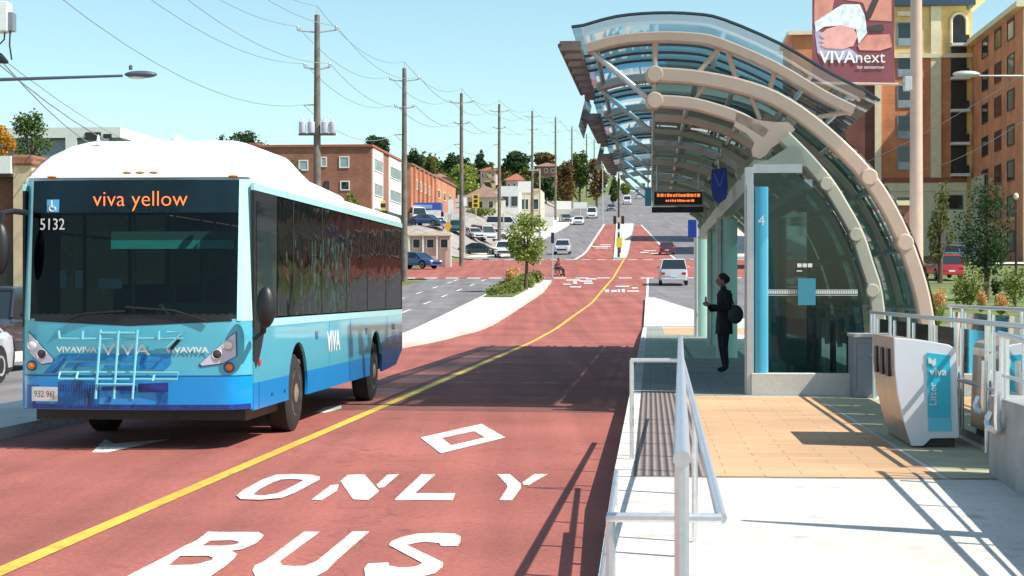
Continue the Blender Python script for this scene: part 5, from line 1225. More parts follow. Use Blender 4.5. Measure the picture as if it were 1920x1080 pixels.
for i, (x0, x1, yt, yb, Z, kd, lab) in enumerate((
    (757,797,278,345,330,'dark','dark tree just right of the second utility pole'), (792,826,290,340,340,'olive','olive tree between the second and third utility poles'),
    (828,884,287,345,350,'dark','dark green tree crown right behind the third utility pole'), (836,900,308,378,320,'light','light green tree below and right of the third utility pole'),
    (943,1000,283,330,420,'dark','dark green tree on the ridge right of the fourth utility pole'), (996,1044,284,312,430,'rust','reddish brown tree on the ridge between the fourth and fifth poles'),
    (966,1018,316,360,400,'olive','olive brown tree above the white shop signs'), (1006,1042,328,385,390,'dark','dark tree left of the fifth utility pole'),
    (1040,1084,302,382,385,'rust','rust brown tree between the fifth and sixth utility poles'), (1066,1108,281,362,400,'green','green tree standing highest behind the sixth utility pole'),
    (1096,1142,292,380,395,'rust','brown tree by the row of far poles left of the canopy tip'), (1140,1160,330,398,420,'green','narrow green tree left of the signal pole on the hill'),
    (1162,1184,344,392,520,'light','yellow green tree behind the signal pole at the top of the hill'))):
    tree(x0, x1, yt, yb, Z, kd, lab, n=2200, seed=20+i, gap=30)
tree(886, 918, 281, 312, 420, 'dark', 'small pointed dark conifer above the brown roofed restaurant', n=600, seed=41, gap=9, cone=True)
tree(944, 1030, 399, 503, 107, 'light', 'young light green tree growing in the planted median bed', n=3000, seed=50, gap=26)
rnd = random.Random(123); mb = M(); bl = []
for i in range(46):
    u = 98+28*i/46; v = -8.05+rnd.uniform(-.45,.45); p = W(u, v, g(u)+.42); bl.append((tuple(p), (.45, .6, .3)))
leaves(mb, bl, 6500, .085, rnd); tag(mb.build('ground_cover', LM['shrub']), 'dense yellow green ground cover filling the median planting bed', 'ground cover', kind='stuff')
for i, (a, b, yt, Z, kd, lab) in enumerate(((914,950,532,101,'shrub','low yellow green shrub at the near left corner of the median bed'), (942,980,525,103,'shrub','low shrub at the near middle of the median bed, below the dry grass'),
    (968,1005,515,110,'light','light green shrub under the young median tree'), (990,1018,508,117,'shrub','low shrub at the far end of the median bed'))):
    shrub(a, b, yt, Z, kd, lab, seed=60+i)
plume(944, 976, 500, 524, 106, 'tuft of dry orange grass in the median bed', 71)
tree(1737, 1790, 345, 500, 120, 'olive', 'slim yellow green tree immediately right of the tan lamp post', n=1500, seed=80, gap=16)
tree(1792, 1908, 338, 545, 96, 'dark', 'large dark green tree on a thin trunk in front of the brick apartment block', n=4200, seed=81, gap=30)
tree(1852, 1884, 500, 566, 94, 'dark', 'small dark tree stem thick with leaves under the large dark tree', n=500, seed=90, gap=8)
shrub(1784, 1852, 498, 88, 'shrub', 'rounded green shrub between the red hatchback and the dark tree', n=1500, seed=82)
shrub(1872, 1935, 488, 90, 'shrub', 'yellow green shrub at the right edge below the dark tree', n=1300, seed=83)
shrub(1732, 1772, 552, 74, 'shrub', 'low green shrub right of the lamp post base, under orange grass', n=700, seed=84)
shrub(1800, 1900, 470, 170, 'dark', 'dark hedge behind the dark minivan at the apartment block', n=900, seed=85)
plume(1740, 1778, 540, 585, 73, 'orange dry grass tuft nearest the tan lamp post', 86)
plume(1828, 1852, 543, 580, 84, 'orange dry grass tuft left of the stem of the dark tree', 87)
plume(1860, 1894, 545, 590, 82, 'golden dry grass tuft right of the stem of the dark tree', 88)
shrub(873, 932, 388, 268, 'shrub', 'low clipped hedge in front of the brown roofed restaurant', n=700, seed=89)
# far-off woodland along the ridge: one mass
rnd = random.Random(99); mb = M(); bl = []
for i in range(150):
    v = rnd.uniform(-330, 420)
    if -60 < v < 16: continue
    u = rnd.uniform(480, 690); hh = rnd.uniform(7, 13)
    bl.append(((OX+u*sT+v*cT, u*cT-v*sT, g(u)+hh*.5), (rnd.uniform(5, 11), 6, hh*.55)))
for i in range(60):
    v = rnd.uniform(-75, -21); u = rnd.uniform(400, 480); hh = rnd.uniform(4, 7)
    bl.append(((OX+u*sT+v*cT, u*cT-v*sT, H(u, v)+hh*.45), (rnd.uniform(3, 6), 4, hh*.55)))
leaves(mb, bl, 26000, 1.1, rnd)
o = mb.build('far_wood', [LM['olive']]); tag(o, 'distant wooded ridge of green and brown trees along the horizon', 'wood', kind='stuff')

# ============================================================ utility poles and wires
def upole(Z, ytop, label, arms=((.9,1.0),(2.8,.65)), trans=False, lean=0, r=.19, px=None):
    px_ = 1218-17.0/Z*FP if px is None else px
    X = (px_-CX)/FP*Z; u, v = UV(X, Z); gz = H(u, v)+.1; zt = CH+(CY-ytop)/FP*Z
    t = thing('utility_pole', (X, Z, gz), label, 'utility pole', 'wooden utility poles along the left side of the road')
    M().tube([(X-lean, Z, gz), (X-lean*.5, Z, (gz+zt)/2), (X, Z, zt)], [r*1.15, r, r*.72], 12).build('pole', C['wood'], t, smooth=True)
    att = []
    M().tube([(X, Z, zt), (X, Z, zt+.5)], [.03, .015], 6).build('top_pin', C['silver'], t); att.append((X, Z, zt+.45))
    n = W(0,1,0)-W(0,0,0)
    for dz, ln in arms:
        for s in (-1, 1):
            p0 = Vector((X, Z, zt-dz)); p1 = p0+n*s*ln+Vector((0,0,.12))
            a = M().tube([p0, p1], .04, 6).build('bracket_arm', C['silver'], t)
            M().lathe(p1, [(.04,0),(.08,.05),(.04,.1),(.07,.16),(.02,.24)], 8).build('insulator', C['silver'], a, smooth=True); att.append(tuple(p1+Vector((0,0,.2))))
    p0 = Vector((X, Z, zt-4.6)); p1 = p0+n*-.7; a = M().tube([p0, p1], .035, 6).build('bracket_arm', C['silver'], t); att.append(tuple(p1))
    if trans:
        C.setdefault('cans', mat('pale transformer cans', (.52,.55,.66), .4, .1, .1))
        hz = CH+(CY-252)/FP*Z
        M().tube([(X-.95,Z,hz),(X+.95,Z,hz)], .06, 6).build('platform_arm', C['wood'], t)
        for dx in (-.72, -.28, .42, .82):
            a = M().lathe((X+dx, Z-.25, hz+.05), [(.17,0),(.19,.05),(.19,.55),(.1,.62),(.05,.75)], 12).build('transformer', C['cans'], t, smooth=True)
    return att
poles = []
poles.append(upole(44, -540, 'nearest wooden utility pole, outside the left edge with its cabinet in view', px=-58))
poles.append(upole(90, 28, 'utility pole with grey transformer cans rising behind the bus', trans=True))
poles.append(upole(122, 128, 'utility pole rising just past the rear end of the bus', r=.2))
for Z, yt, lab in ((159,175,'third visible utility pole, right of the orange brick building'), (199,195,'utility pole in front of the restaurant and white shop'), (318,220,'utility pole on the hill right of the young median tree'),
    (385,238,'utility pole next left of the tallest green tree'), (475,252,'thin far utility pole left of the canopy tip'), (540,262,'thin far utility pole, one of the last before the canopy tip'), (610,272,'very thin utility pole farthest up the hill'), (255,205+3,'utility pole beside the white far signs')):
    poles.append(upole(Z, yt, lab))
poles.sort(key=lambda a: a[0][1])
def wire(a, b, sag, label, r=.014, grp='overhead wires strung along the utility poles', k=12):
    a = Vector(a); b = Vector(b); pts = [a.lerp(b, i/k)-Vector((0, 0, 4*sag*(i/k)*(1-i/k))) for i in range(k+1)]
    return tag(M().tube(pts, r, 5).build('overhead_wire', C['wire']), label, 'wire', grp)
nm = ['first', 'second', 'third', 'fourth', 'fifth', 'sixth', 'seventh', 'eighth', 'ninth', 'tenth', 'eleventh']
pos_ = ['top', 'upper left', 'upper right', 'lower left', 'lower right', 'lowest left']
for i in range(len(poles)-1):
    for j in range(6):
        if i > 5 and j > 2: continue
        wire(poles[i][j], poles[i+1][j], 1.6 if i == 0 else 1.0, '%s overhead wire between the %s and %s utility poles from the camera' % (pos_[j], nm[i], nm[i+1]), r=.016 if i < 2 else .02)
for j, (a, b, za, zb) in enumerate((((-60,60),(352,283),44,150), ((-60,72),(322,286),44,140), ((-60,40),(245,282),44,120))):
    wire(PZ(*a, za), PZ(*b, zb), 1.2, ('thin service wire descending from the top left corner behind the bus', 'thicker service wire below the first one at the left', 'steepest service wire crossing the street lamp arm')[j], r=.022 if j else .014, grp='service wires at the top left')
wire(PZ(1935,130,60), PZ(1560,330,110), .3, 'wire crossing the front of the brick apartment block, upper', r=.014, grp='wires before the apartment block')
wire(PZ(1935,215,60), PZ(1700,320,110), .5, 'wire crossing the front of the brick apartment block, lower', r=.014, grp='wires before the apartment block')
t = thing('pole_cabinet', PZ(6, 58, 43), 'white box with a grey side hanging at the top left corner', 'cabinet')
a, b = PZ(-35, 58, 43), PZ(13, 2, 43); M().box((a.x, 43, a.z), (b.x, 43.5, b.z)).build('box', C['wframe'], t, bevel=.02)
a, b = PZ(13, 56, 43), PZ(22, 22, 43); M().box((a.x, 43.05, a.z), (b.x, 43.4, b.z)).build('side_box', C['greymetal'], t)
M().tube([PZ(19, 58, 43.2), PZ(18, 85, 43.2), PZ(22, 112, 43.2)], .02, 6).build('cable', C['black'], t)
M().tube([PZ(9, 58, 43.2), PZ(8, 74, 43.2), PZ(0, 82, 43.2), PZ(-30, 84, 43.2)], .02, 6).build('cable', C['black'], t)
M().tube([PZ(-60, 30, 43.3), PZ(-30, 30, 43.3)], .05, 6).build('bracket', C['silver'], t)
tag(M().tube([PZ(-60,96,43.6), PZ(-15,104,43.6), PZ(0,110,43.6), PZ(14,117,43.8)], [.12,.16,.14,.04], 8).build('cable_splice', C['black'], smooth=True), 'black cable splice closure at the left edge under the white box', 'cable splice')
# street lamp reaching in from the left
C['lampgrey'] = mat('dark grey lamp paint', (.10, .11, .15), .45, .2, .05)
b = PZ(-170, 150, 47); bx = thing('street_lamp', (b.x, 47, 0), 'dark grey street lamp arm reaching in from the left edge', 'street lamp')
M().tube([(b.x, 47, 0), (b.x, 47, b.z-1), PZ(-160, 160, 47), PZ(-120, 153, 47), PZ(230, 142, 47)], [.12,.09,.06,.055,.035], 10).build('pole', C['lampgrey'], bx, smooth=True)
p = PZ(264, 141, 47); mb = M(); mb.ell(p+Vector((0,0,.02)), (.44,.17,.10), 16, 10); M_ = mb.build('lamp_head', C['lampgrey'], bx, smooth=True)
mb = M(); mb.ell(PZ(258, 145, 47), (.26,.13,.05), 12, 6); mb.build('lens', C['lamp'], M_, smooth=True)
q = PZ(245, 131, 47); M().lathe(q, [(.05,0),(.05,.1),(.03,.13)], 8).build('photocell', C['lampgrey'], M_)
# second lamp at the right edge
b = PZ(1990, 142, 75); bx = thing('street_lamp', (b.x, 75, g(75)), 'grey street lamp arm with a pale head in front of the apartment block', 'street lamp')
M().tube([(b.x, 75, g(75)), (b.x, 75, b.z-.6), PZ(1975, 143, 75), PZ(1835, 142, 75)], [.12,.08,.05,.035], 10).build('pole', C['silver'], bx, smooth=True)
mb = M(); mb.ell(PZ(1812, 139, 75), (.6,.2,.15), 14, 8); mb.build('lamp_head', C['silver'], bx, smooth=True)
# far light standards
for px, Z, yt, lab in ((1012,165,318,'thin grey lamp standard behind the young median tree'), (842,240,365,'short grey sign standard beside the third utility pole'), (1130,300,296,'thin lamp standard in the row of poles on the hill')):
    X = (px-CX)/FP*Z; u, v = UV(X, Z); t = thing('lamp_standard', (X, Z, g(u)), lab, 'lamp standard')
    zt = CH+(CY-yt)/FP*Z; M().tube([(X, Z, H(u,v)), (X, Z, zt)], [.12, .06], 8).build('pole', C['silver'], t, smooth=True)
    M().obox((X-.5, Z, zt-.05), (.55,0,0), (0,.12,0), (0,0,.06)).build('lamp_head', C['silver'], t)
# black tall street lamp near the right edge
X = (1905-CX)/FP*130; u, v = UV(X, 130); t = thing('lamp_standard', (X, 130, g(u)), 'black garden lamp standard at the right edge before the apartment block', 'lamp standard')
M().tube([(X,130,g(u)), (X,130,CH+(CY-375)/FP*130)], [.1,.06], 8).build('pole', C['black'], t, smooth=True); M().ell((X,130,CH+(CY-368)/FP*130), (.2,.2,.25), 10, 8).build('lantern', C['cream'], t, smooth=True)

# ============================================================ buildings
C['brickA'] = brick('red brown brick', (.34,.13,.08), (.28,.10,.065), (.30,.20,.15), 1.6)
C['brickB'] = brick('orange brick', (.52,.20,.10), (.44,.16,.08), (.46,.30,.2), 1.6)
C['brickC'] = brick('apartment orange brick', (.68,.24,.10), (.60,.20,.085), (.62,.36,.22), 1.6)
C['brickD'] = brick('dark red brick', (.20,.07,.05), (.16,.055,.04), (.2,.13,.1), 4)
C['tancol'] = mat('tan stucco column', (.60,.45,.30), .85, 0, .12, 2)
C['roofbrown'] = mat('brown roof shingle', (.26,.15,.12), .9, 0, .15, 3); C['roofred'] = mat('red roof shingle', (.36,.11,.07), .9, 0, .15, 3)
C['pinkwall'] = mat('pink stucco', (.62,.42,.34), .85, 0, .08); C['beige'] = mat('beige stucco', (.60,.52,.36), .85, 0, .08)
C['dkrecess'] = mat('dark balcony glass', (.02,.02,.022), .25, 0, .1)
C['blind'] = mat('pale window glass', (.28,.36,.38), .12, 0, .25, .8)
def upx(px, v):
    k = (px-CX)/FP; return (OX+v*cT+k*v*sT)/(k*cT-sT)
def win_front(par, u, v0, v1, h0, h1, frame=None, pane=None, fw=.1):
    f = M(); 
    f.ubox(u-.08, u-.01, v0, v1, h0, h0+fw); f.ubox(u-.08, u-.01, v0, v1, h1-fw, h1); f.ubox(u-.08, u-.01, v0, v0+fw, h0+fw, h1-fw); f.ubox(u-.08, u-.01, v1-fw, v1, h0+fw, h1-fw)
    o = f.build('window', frame or C['wframe'], par); M().ubox(u-.035, u-.005, v0+fw, v1-fw, h0+fw, h1-fw).build('pane', pane or C['winblack'], o); return o
def win_side(par, v, u0, u1, h0, h1, frame=None, pane=None, fw=.1, s=1):
    f = M(); a, b = sorted((v+.01*s, v+.08*s)); c_, d = sorted((v+.005*s, v+.035*s))
    f.ubox(u0, u1, a, b, h0, h0+fw); f.ubox(u0, u1, a, b, h1-fw, h1); f.ubox(u0, u0+fw, a, b, h0+fw, h1-fw); f.ubox(u1-fw, u1, a, b, h0+fw, h1-fw)
    o = f.build('window', frame or C['wframe'], par); M().ubox(u0+fw, u1-fw, c_, d, h0+fw, h1-fw).build('pane', pane or C['winblack'], o); return o
# red brick block behind the bus
t = thing('brick_building', W(190, -37, 8), 'red brown three storey brick building with white window bays behind the bus', 'building')
H0 = 7.0; ht = PU(696, 275, 190)[1]
M().ubox(190, 212.5, -52, -30, H0, ht).build('wall', C['brickA'], t)
M().ubox(189.8, 212.7, -52.2, -29.8, ht, ht+.25).build('roof_edge', C['roofred'], t)
for x0, x1, y0, y1, fr, pn in ((636,655,293,315,'wframe','blind'), (638,656,339,357,'wframe','winblack'), (601,613,294,313,'wframe','blind'), (608,617,340,356,'dkrecess','winblack'), (657,664,376,382,'dkrecess','winblack'), (560,578,300,320,'wframe','blind')):
    (a, h1), (b, h0) = PU(x0, y0, 190), PU(x1, y1, 190); win_front(t, 190, a, b, h0, h1, C[fr], C[pn], .12)
for (xa, xb) in ((698,717),(728,751)):
    ua, ub_ = upx(xa, -30), upx(xb, -30)
    M().ubox(ua, ub_, -30, -29.9, ht-8.0, ht-.1).build('cladding_bay', C['offwhite'], t)
    for s_ in range(3): win_side(t, -29.9, ua+.5, ub_-.5, ht-2.5-s_*2.7, ht-1.1-s_*2.7, None, C['blind'])
M().ubox(200, 202.5, -36, -34, ht+.2, ht+1).build('roof_unit', C['greymetal'], t); M().ubox(192, 193, -44, -43, ht+.2, ht+.7).build('chimney', C['brickA'], t)
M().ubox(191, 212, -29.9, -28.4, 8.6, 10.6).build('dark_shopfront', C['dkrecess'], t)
mat('yellow sign', (.72,.55,.03), .5, 0, .08)
# orange brick building
t = thing('brick_building', W(250, -37, 11), 'long low orange brick building right of the second utility pole', 'building')
M().ubox(222, 248, -46, -30, 9, 17.9).build('wall', C['brickB'], t); M().ubox(248.02, 277, -46, -30.4, 9, 18.3).build('wall', C['brickB'], t)
M().ubox(221.8, 248, -46.2, -29.8, 17.9, 18.1).build('roof_edge', C['roofbrown'], t); M().ubox(248.02, 277.2, -46.2, -30.2, 18.3, 18.5).build('roof_edge', C['roofbrown'], t)
for u in frange(224, 246, 4.4): M().ubox(u, u+.6, -30, -29.7, 10, 17.8).build('pilaster', C['brickB'], t)
for u in (225.5, 230, 234.4, 238.8): win_side(t, -30, u, u+2.3, 15.0, 16.3, C['cream'], C['blind'])
for u in (253, 260, 267): win_side(t, -30.4, u, u+3, 15.3, 16.6, C['cream'], C['winblack'])
M().ubox(250, 251.2, -30.4, -30.2, 12, 17.2).build('dark_strip', C['dkrecess'], t)
t = thing('shop_awning', W(228, -28, 11), 'blue shop awning with a pale band under the orange brick building', 'awning')
a, b = PU(762,380,224), PU(827,396,224); M().ubox(224, 226, a[0], b[0], b[1], a[1]).build('fascia', mat('blue sign board', (.04,.10,.42), .5, 0, .1), t)
a2, b2 = PU(775,384,223.9), PU(810,391,223.9); M().ubox(223.9, 224, a2[0], b2[0], b2[1], a2[1]).build('pale_band', mat('pale blue band', (.25,.4,.7), .5, 0, .1), t)
M().ubox(226.5, 227, a[0], b[0], H(226,-28), b[1]).build('shopfront', C['dkrecess'], t)
t = thing('sign_board', W(222, -27, 11), 'blank white sign board below the blue awning', 'sign'); a, b = PU(793,394,221), PU(826,408,221)
M().ubox(221, 221.3, a[0], b[0], b[1], a[1]).build('board', C['wframe'], t)
for v in (a[0]+.2, b[0]-.2): M().ubox(221.1, 221.2, v-.06, v+.06, H(221, -25), b[1]).build('post', C['silver'], t)
def sign_post(px, y0, y1, w_px, Z, m, name, label, cat='sign', post=True, marks=0):
    X = (px-CX)/FP*Z; u, v = UV(X, Z); gz = H(u, v); t = thing(name, (X, Z, gz), label, cat)
    a, b = PZ(px-w_px/2, y1, Z), PZ(px+w_px/2, y0, Z); M().box((a.x, Z, a.z), (b.x, Z+.2, b.z)).build('panel', m, t)
    if post: M().tube([(X, Z+.1, gz), (X, Z+.1, a.z)], .1, 8).build('post', C['silver'], t)
    for i in range(marks): z = b.z-(b.z-a.z)*(i+.6)/(marks+.2); M().box((X-.28, Z-.03, z-.22), (X+.28, Z, z+.22)).build('mark', C['dkrecess'], t)
    return t
sign_post(718, 376, 394, 8, 195, bpy.data.materials['yellow sign'], 'upright_sign', 'small yellow upright sign before the white window bays of the brick building', marks=1)
sign_post(892, 364, 390, 13, 262, bpy.data.materials['yellow sign'], 'upright_sign', 'tall yellow upright sign with three dark marks by the restaurant', marks=3)
sign_post(845, 374, 402, 10, 225, C['wframe'], 'upright_sign', 'pale upright sign just left of the third utility pole')
sign_post(871, 370, 386, 9, 200, C['wframe'], 'small_sign', 'small white sign fixed beside the third utility pole')
sign_post(984, 340, 361, 26, 300, C['wframe'], 'sign_box', 'white box sign above the beige shop')
sign_post(1056, 377, 392, 31, 320, C['wframe'], 'sign_box', 'wide white sign right of the fourth utility pole')
sign_post(1088, 379, 391, 26, 335, C['offwhite'], 'sign_box', 'wide off white sign farther up than the brighter one')
sign_post(944, 376, 400, 8, 250, C['offwhite'], 'upright_sign', 'thin pale upright sign beside the fourth utility pole')
sign_post(1026, 407, 425, 22, 262, C['offwhite'], 'ground_sign', 'squat white sign board near the road left edge, right of the young tree', post=False)
# restaurant with a brown hipped roof
def house(u0, u1, v0, v1, h0, hw, hr, wallm, roofm, label, name='house', windows=True):
    t = thing(name, W((u0+u1)/2, (v0+v1)/2, h0), label, 'house' if name == 'house' else 'building')
    M().ubox(u0, u1, v0, v1, h0-3, hw).build('wall', wallm, t)
    mb = M(); e = .6; um, vm = (u0+u1)/2, (v0+v1)/2; d = min(u1-u0, v1-v0)*.45
    B_ = [W(u0-e,v0-e,hw), W(u0-e,v1+e,hw), W(u1+e,v1+e,hw), W(u1+e,v0-e,hw)]; R_ = [W(um,v0+d,hr), W(um,v1-d,hr)]
    mb.add(B_+R_, [(0,1,5,4), (1,2,5), (2,3,4,5), (3,0,4), (3,2,1,0)]); mb.build('roof', roofm, t)
    if windows:
        for k in range(3):
            a = v0+(v1-v0)*(k+.2)/3; win_front(t, u0, a, a+(v1-v0)*.17, h0+(hw-h0)*.35, h0+(hw-h0)*.8)
        win_side(t, v1, um-1, um+1, h0+(hw-h0)*.35, h0+(hw-h0)*.8)
    return t
def house_px(px0, px1, ytop, yeave, ybase, u, depth, wallm, roofm, label, name='house', **k):
    v0, hr = PU(px0, ytop, u); v1, hw = PU(px1, yeave, u); hb = PU(px0, ybase, u)[1]; return house(u, u+depth, v0+.6, v1-.6, hb, hw, hr, wallm, roofm, label, name, **k)
house_px(866, 938, 345, 370, 402, 285, 14, C['beige'], C['roofbrown'], 'restaurant with a broad brown roof and beige walls behind the low hedge', 'restaurant')
house_px(896, 934, 310, 320, 342, 400, 12, C['pinkwall'], C['roofred'], 'pink walled house with a red roof on the ridge left of the fourth pole')
house_px(944, 986, 322, 338, 362, 380, 12, C['pinkwall'], C['roofred'], 'red roofed house above the white shop')
house_px(1000, 1048, 302, 312, 330, 420, 12, C['brickA'], C['roofbrown'], 'brown roofed house half hidden by rust coloured trees')
house_px(800, 840, 322, 332, 352, 330, 12, C['brickB'], C['roofbrown'], 'brown house roof peeping over the orange brick building')
t = thing('white_shop', W(310, -30, 14), 'white flat roofed shop between the restaurant and the beige shop', 'building')
a, b = PU(937,349,310), PU(973,410,310); M().ubox(310, 325, a[0], b[0], b[1]-2, a[1]).build('wall', C['wframe'], t)
for k in range(2): win_front(t, 310, a[0]+.4+k*1.6, a[0]+1.6+k*1.6, a[1]-3.6, a[1]-1.8, C['greymetal'])
t = thing('beige_shop', W(316, -26, 14), 'beige shop with a tan parapet under the white box sign', 'building')
a, b = PU(973,358,316), PU(1012,412,316); M().ubox(316, 330, a[0], b[0], b[1]-2, a[1]).build('wall', C['beige'], t); M().ubox(315.8, 330, a[0], b[0], a[1], a[1]+.4).build('parapet', C['tancol'], t)
for k in range(2): win_front(t, 316, a[0]+.4+k*1.8, a[0]+1.8+k*1.8, a[1]-3.4, a[1]-1.4, C['offwhite'])
t = thing('far_building', W(620, 4, 38), 'pale low building at the top of the hill beside the blue sign', 'building')
a, b = PU(1196,362,660), PU(1224,385,660); M().ubox(660, 672, a[0], b[0], b[1]-3, a[1]).build('wall', C['offwhite'], t); win_front(t, 660, a[0]+.6, a[0]+2.6, a[1]-3, a[1]-1.2)
# building and column at the left edge
t = thing('shop_building', W(66, -26, 0), 'dark red brick shop with a tan corner column and pale fascia at the left edge', 'building')
v1 = PU(66, 300, 66)[0]; vc = PU(31, 300, 66)[0]
M().ubox(66, 84, -46, vc, 0, PU(20,328,66)[1]).build('wall', C['brickD'], t)
M().ubox(65.6, 84, vc+.02, v1, 0, PU(20,312,66)[1]).build('corner_column', C['tancol'], t)
M().ubox(65.5, 84.1, vc-.03, v1+.1, PU(20,312,66)[1], PU(20,292,66)[1]).build('column_cap', C['brickA'], t, bevel=.08)
a, b = PU(-90,293,65.4), PU(20,325,65.4); M().ubox(65.4, 66, a[0], b[0], b[1], a[1]).build('fascia', C['wframe'], t)
M().ubox(65.5, 66, -44, vc, b[1]-.12, b[1]-.01).build('trim', C['dark'], t)
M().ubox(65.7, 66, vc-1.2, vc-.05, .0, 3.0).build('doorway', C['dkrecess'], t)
M().ubox(66.2, 83, -45.8, vc-.1, a[1]-.6, a[1]-.4).build('roof', C['greymetal'], t)
t = thing('white_building', W(150, -50, 2), 'modern white and grey flat roofed building above the bus roof', 'building')
a = PU(92, 240, 150); b = PU(222, 300, 150)
M().ubox(150, 165, a[0]-6, b[0], 0, a[1]-.9).build('wall', C['greymetal'], t); M().ubox(149.6, 165.4, a[0]-6.3, b[0]+.3, a[1]-.9, a[1]).build('roof_band', C['offwhite'], t)
for x0, x1, y0, y1 in ((163,192,249,262),(197,212,252,260)): p_, q_ = PU(x0,y0,150), PU(x1,y1,150); M().ubox(149.5, 149.6, p_[0], q_[0], q_[1], p_[1]).build('opening', C['dkrecess'], t)
M().ubox(149.7, 149.98, PU(97,0,150)[0], PU(160,0,150)[0], PU(0,262,150)[1], PU(0,257,150)[1]).build('canopy', C['dkrecess'], t)
for x in (136, 195): p_ = PU(x,0,150)[0]; M().ubox(149.6, 149.99, p_-.5, p_+.5, 4, a[1]-.9).build('fin', C['offwhite'], t)
# roadside pergola and signs at the left corner of the crossing
t = thing('roadside_pergola', W(156, -20, g(156)), 'pale roadside wall and pergola with white posts on the left corner', 'pergola')
a, b = PU(768,438,158), PU(846,482,158); gh = g(158)
M().ubox(158, 158.3, a[0], b[0], gh-.2, a[1]-.2).build('panel_wall', C['pinkwall'], t)
for k in range(4): vv = a[0]+(b[0]-a[0])*(k+.0)/3; M().ubox(157.6, 157.8, vv-.07, vv+.07, gh, a[1]).build('post', C['wframe'], t)
M().ubox(157.5, 158.4, a[0]-.1, b[0]+.1, a[1]-.15, a[1]+.05).build('top_beam', C['cream'], t)
for k in range(3): v_ = a[0]+(b[0]-a[0])*(k+.2)/3; win_front(t, 158, v_, v_+.75, a[1]-1.35, a[1]-.45, C['offwhite'], C['dkrecess'], .08)
def post_sign(px, Z, ytop, ybot, pts, m, label, name='road_sign', pm=None):
    X = (px-CX)/FP*Z; u, v = UV(X, Z); t = thing(name, (X, Z, g(u)), label, 'road sign')
    M().prism([PZ(x, y, Z) for x, y in pts], (0, .03, 0)).build('plate', m, t); M().tube([(X, Z+.06, g(u)+.1), (X, Z+.06, CH+(CY-ytop)/FP*Z)], .045, 8).build('post', pm or C['silver'], t); return t
post_sign(840, 165, 415, 484, [(840,412),(847,424),(840,436),(833,424)], mat('orange sign', (.75,.38,.03), .5, 0, 0), 'orange diamond warning sign on a thin post before the parked cars')
post_sign(1036, 127, 436, 500, [(1033,436),(1039,436),(1039,456),(1033,456)], C['black'], 'narrow black sign plate at the far tip of the planted median')
# signal pole on the island
X = (1160-CX)/FP*187; t = thing('signal_pole', (X, 187, g(187)), 'dark signal pole with lamps and a yellow marker on the traffic island', 'traffic signal')
z = lambda y: CH+(CY-y)/FP*187
M().tube([(X,187,g(187)), (X,187,z(325))], [.13,.08], 10).build('pole', C['dark'], t, smooth=True)
for dx in (-.42, .42):
    a = M().box((X+dx-.15, 186.8, z(420)), (X+dx+.15, 187.1, z(405))).build('signal_head', C['black'], t); 
M().box((X-.2, 186.7, z(417)), (X+.2, 186.85, z(408))).build('sign_plate', C['pinkwall'], t); M().box((X-.14, 186.7, z(428)), (X+.14, 186.85, z(420))).build('small_box', C['black'], t)
M().box((X-.15, 186.7, z(436)), (X+.15, 186.85, z(430))).build('plate', C['wframe'], t)
mb = M(); mb.box((X-.25, 186.7, z(464)), (X+.35, 186.85, z(446))); mb.build('marker', bpy.data.materials['yellow sign'], t); M().box((X-.12, 186.7, z(474)), (X+.22, 186.85, z(464))).build('marker_base', C['dark'], t)
mb = M(); mb.box((X-.12, 186.75, z(351)), (X+.12, 187.1, z(335))); mb.build('upper_signal_head', C['black'], t)
# ---------------------------- brick apartment block on the right
t = thing('apartment_block', W(199, 32, 5), 'large orange brick apartment block with cream bands and a yellow top behind the trees', 'apartment building')
UB = 199.0; gz = 4.5
def fb(x0, x1, y0, y1, m, name, du=0, dep=.3, par=None):
    a, b = PU(x0, y0, UB), PU(x1, y1, UB); return M().ubox(UB-du, UB-du+dep, a[0], b[0], b[1], a[1]).build(name, m, par or t)
va, vb = PU(1640,0,UB)[0], PU(1812,0,UB)[0]; htop = PU(1700,12,UB)[1]; hyel = PU(1700,108,UB)[1]; hb_ = PU(1700,338,UB)[1]
M().ubox(UB, UB+20, va, vb, hb_, hyel).build('wall', C['brickC'], t)
M().ubox(UB, UB+20, va, vb, hyel+.02, htop).build('upper_wall', C['yel_stucco'], t)
M().ubox(UB-.02, UB+20, va, vb, gz-2, hb_-.01).build('ground_storey', C['cream'], t)
M().ubox(UB-.7, UB+20.5, va-.7, vb+.9, htop, htop+.9).build('cornice', mat('dark teal cornice', (.03,.07,.12), .5, 0, .1), t)
fb(1640, 1652, 95, 337, C['cream'], 'quoin', .25, .24); fb(1745, 1764, 12, 337, C['cream'], 'pilaster', .25, .24)
fb(1640, 1830, 102, 108, C['cream'], 'band', .35, .34); fb(1640, 1812, 334, 342, C['roofred'], 'band', .3, .29); fb(1640, 1812, 342, 358, C['cream'], 'band', .2, .19)
fb(1682, 1711, 22, 30, C['cream'], 'lintel', .3, .29)
for k in range(6):
    y = 42+k*58
    if y > 330: continue
    a, b = PU(1682, y, UB), PU(1710, min(y+44, 330), UB); win_front(t, UB, a[0], b[0], b[1], a[1], C['greymetal'], C['winblack'], .12)
    a, b = PU(1682, y+30, UB), PU(1710, y+44, UB); M().ubox(UB-.1, UB-.005, a[0]+.12, b[0]-.12, b[1], a[1]).build('spandrel', C['blind'], t)
a, b = PU(1682, 370, UB), PU(1710, 388, UB); win_front(t, UB, a[0], b[0], b[1], a[1], C['greymetal'])
a, b = PU(1775, 365, UB), PU(1806, 393, UB); win_front(t, UB, a[0], b[0], b[1], a[1], C['greymetal'])
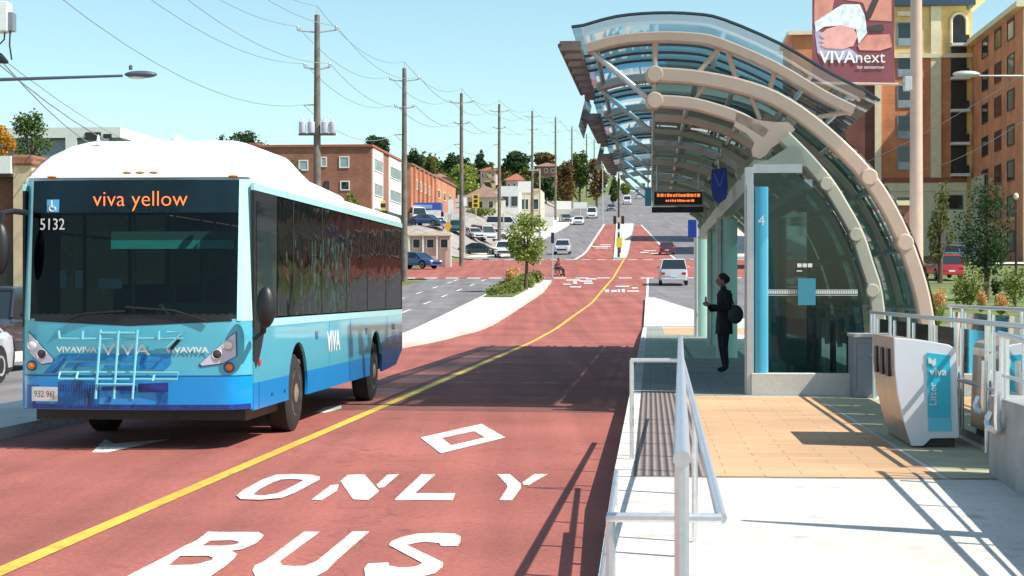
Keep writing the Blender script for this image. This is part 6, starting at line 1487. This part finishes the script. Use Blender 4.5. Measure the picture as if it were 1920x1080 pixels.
# balcony column, arched at the top
a = PU(1783, 60, UB)[0]; b = PU(1812, 60, UB)[0]
pts = [(a, hb_), (b, hb_), (b, PU(0,62,UB)[1])]+[((a+b)/2+(b-a)/2*.78*math.cos(q), PU(0,62,UB)[1]+(b-a)/2*.9*math.sin(q)) for q in [math.pi*i/10 for i in range(11)]]+[(a, PU(0,62,UB)[1])]
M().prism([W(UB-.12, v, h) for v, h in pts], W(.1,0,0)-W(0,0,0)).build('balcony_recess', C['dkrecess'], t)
arch_ = [((a+b)/2+(b-a)/2*1.0*math.cos(q), PU(0,62,UB)[1]+(b-a)/2*1.12*math.sin(q)) for q in [math.pi*i/12 for i in range(13)]]
M().tube([W(UB-.18, v, h) for v, h in [(b, PU(0,100,UB)[1])]+arch_+[(a, PU(0,100,UB)[1])]], .16, 6).build('arch_trim', C['cream'], t)
for y in (105, 165, 223, 282, 338):
    h = PU(0, y, UB)[1]; o = M().ubox(UB-1.3, UB-.02, a-.1, b+.2, h-.15, h+.15).build('balcony', C['wframe'], t)
    M().ubox(UB-1.28, UB-1.24, a, b+.1, h+.2, h+1.05).build('balustrade', C['dkrecess'], o)
a, b = PU(1817, 62, UB), PU(1832, 92, UB)
# shaded return wing running towards the camera
vW = UV((1905-CX)/FP*172, 172)[1]; uN = 172.0
M().ubox(uN, UB+20, vW, vW+30, gz-2, PU(0,38,uN)[1]).build('wing_wall', C['brickC'], t)
M().ubox(UB+.02, UB+20, vb, vW, gz, htop-.5).build('link_wall', C['yel_stucco'], t)
M().ubox(uN-.8, UB+20.5, vW-.8, vW+31, PU(0,38,uN)[1], PU(0,28,uN)[1]).build('wing_cornice', C['cream'], t)
M().ubox(uN-.3, uN-.02, vW-.02, vW+.9, gz, PU(0,40,uN)[1]).build('wing_quoin', C['cream'], t)
for k in range(7):
    h = gz+1.2+k*3.5
    for uu in (176, 182.5, 189.5): win_side(t, vW, uu, uu+3.4, h, h+2.1, C['dark'], C['winblack'], .15, -1)
    win_front(t, uN, vW+1.6, vW+3.4, h, h+2.0, C['cream'], C['winblack'], .12)
M().ubox(UB-8, UB-.1, vb+.4, vW-.1, gz, PU(0,345,UB)[1]).build('entrance_block', C['beige'], t)
# left return of the block, farther back
a, b = PU(1484, 66, 235), PU(1640, 0, 235)
M().ubox(235, 250, a[0], va-.05, gz, a[1]).build('rear_wing', C['brickC'], t); M().ubox(234.5, 250.4, a[0]-.5, va-.1, a[1], a[1]+.5).build('rear_cornice', C['cream'], t)
M().ubox(UB+.1, 234, va-3.2, va-.03, gz, PU(0,150,UB)[1]).build('shaded_wing', C['brickD'], t)  # dark brick puts the shade of this side into its colour
for k in range(6):
    h = gz+1+k*3.5; win_front(t, 235, a[0]+2, a[0]+4, h, h+2.1, C['cream'], C['winblack']); win_front(t, 235, a[0]+6.5, a[0]+8.5, h, h+2.1, C['cream'], C['winblack'])
M().ubox(UB+2, UB+14, vb-1.5, vb+2.5, htop+.9, htop+4).build('roof_turret', C['cream'], t)
# plain house-height block seen through the shelter glass
t = thing('low_building', W(150, 20, 3), 'low brown building seen through the glass of the shelter', 'building')
M().ubox(150, 162, 10.5, 22, 2.5, 9).build('wall', C['brickA'], t); M().ubox(149.7, 162.3, 10.2, 22.3, 9, 9.4).build('roof_edge', C['cream'], t)
for k in range(4): win_front(t, 150, 11.5+k*2.6, 13.2+k*2.6, 5, 7)
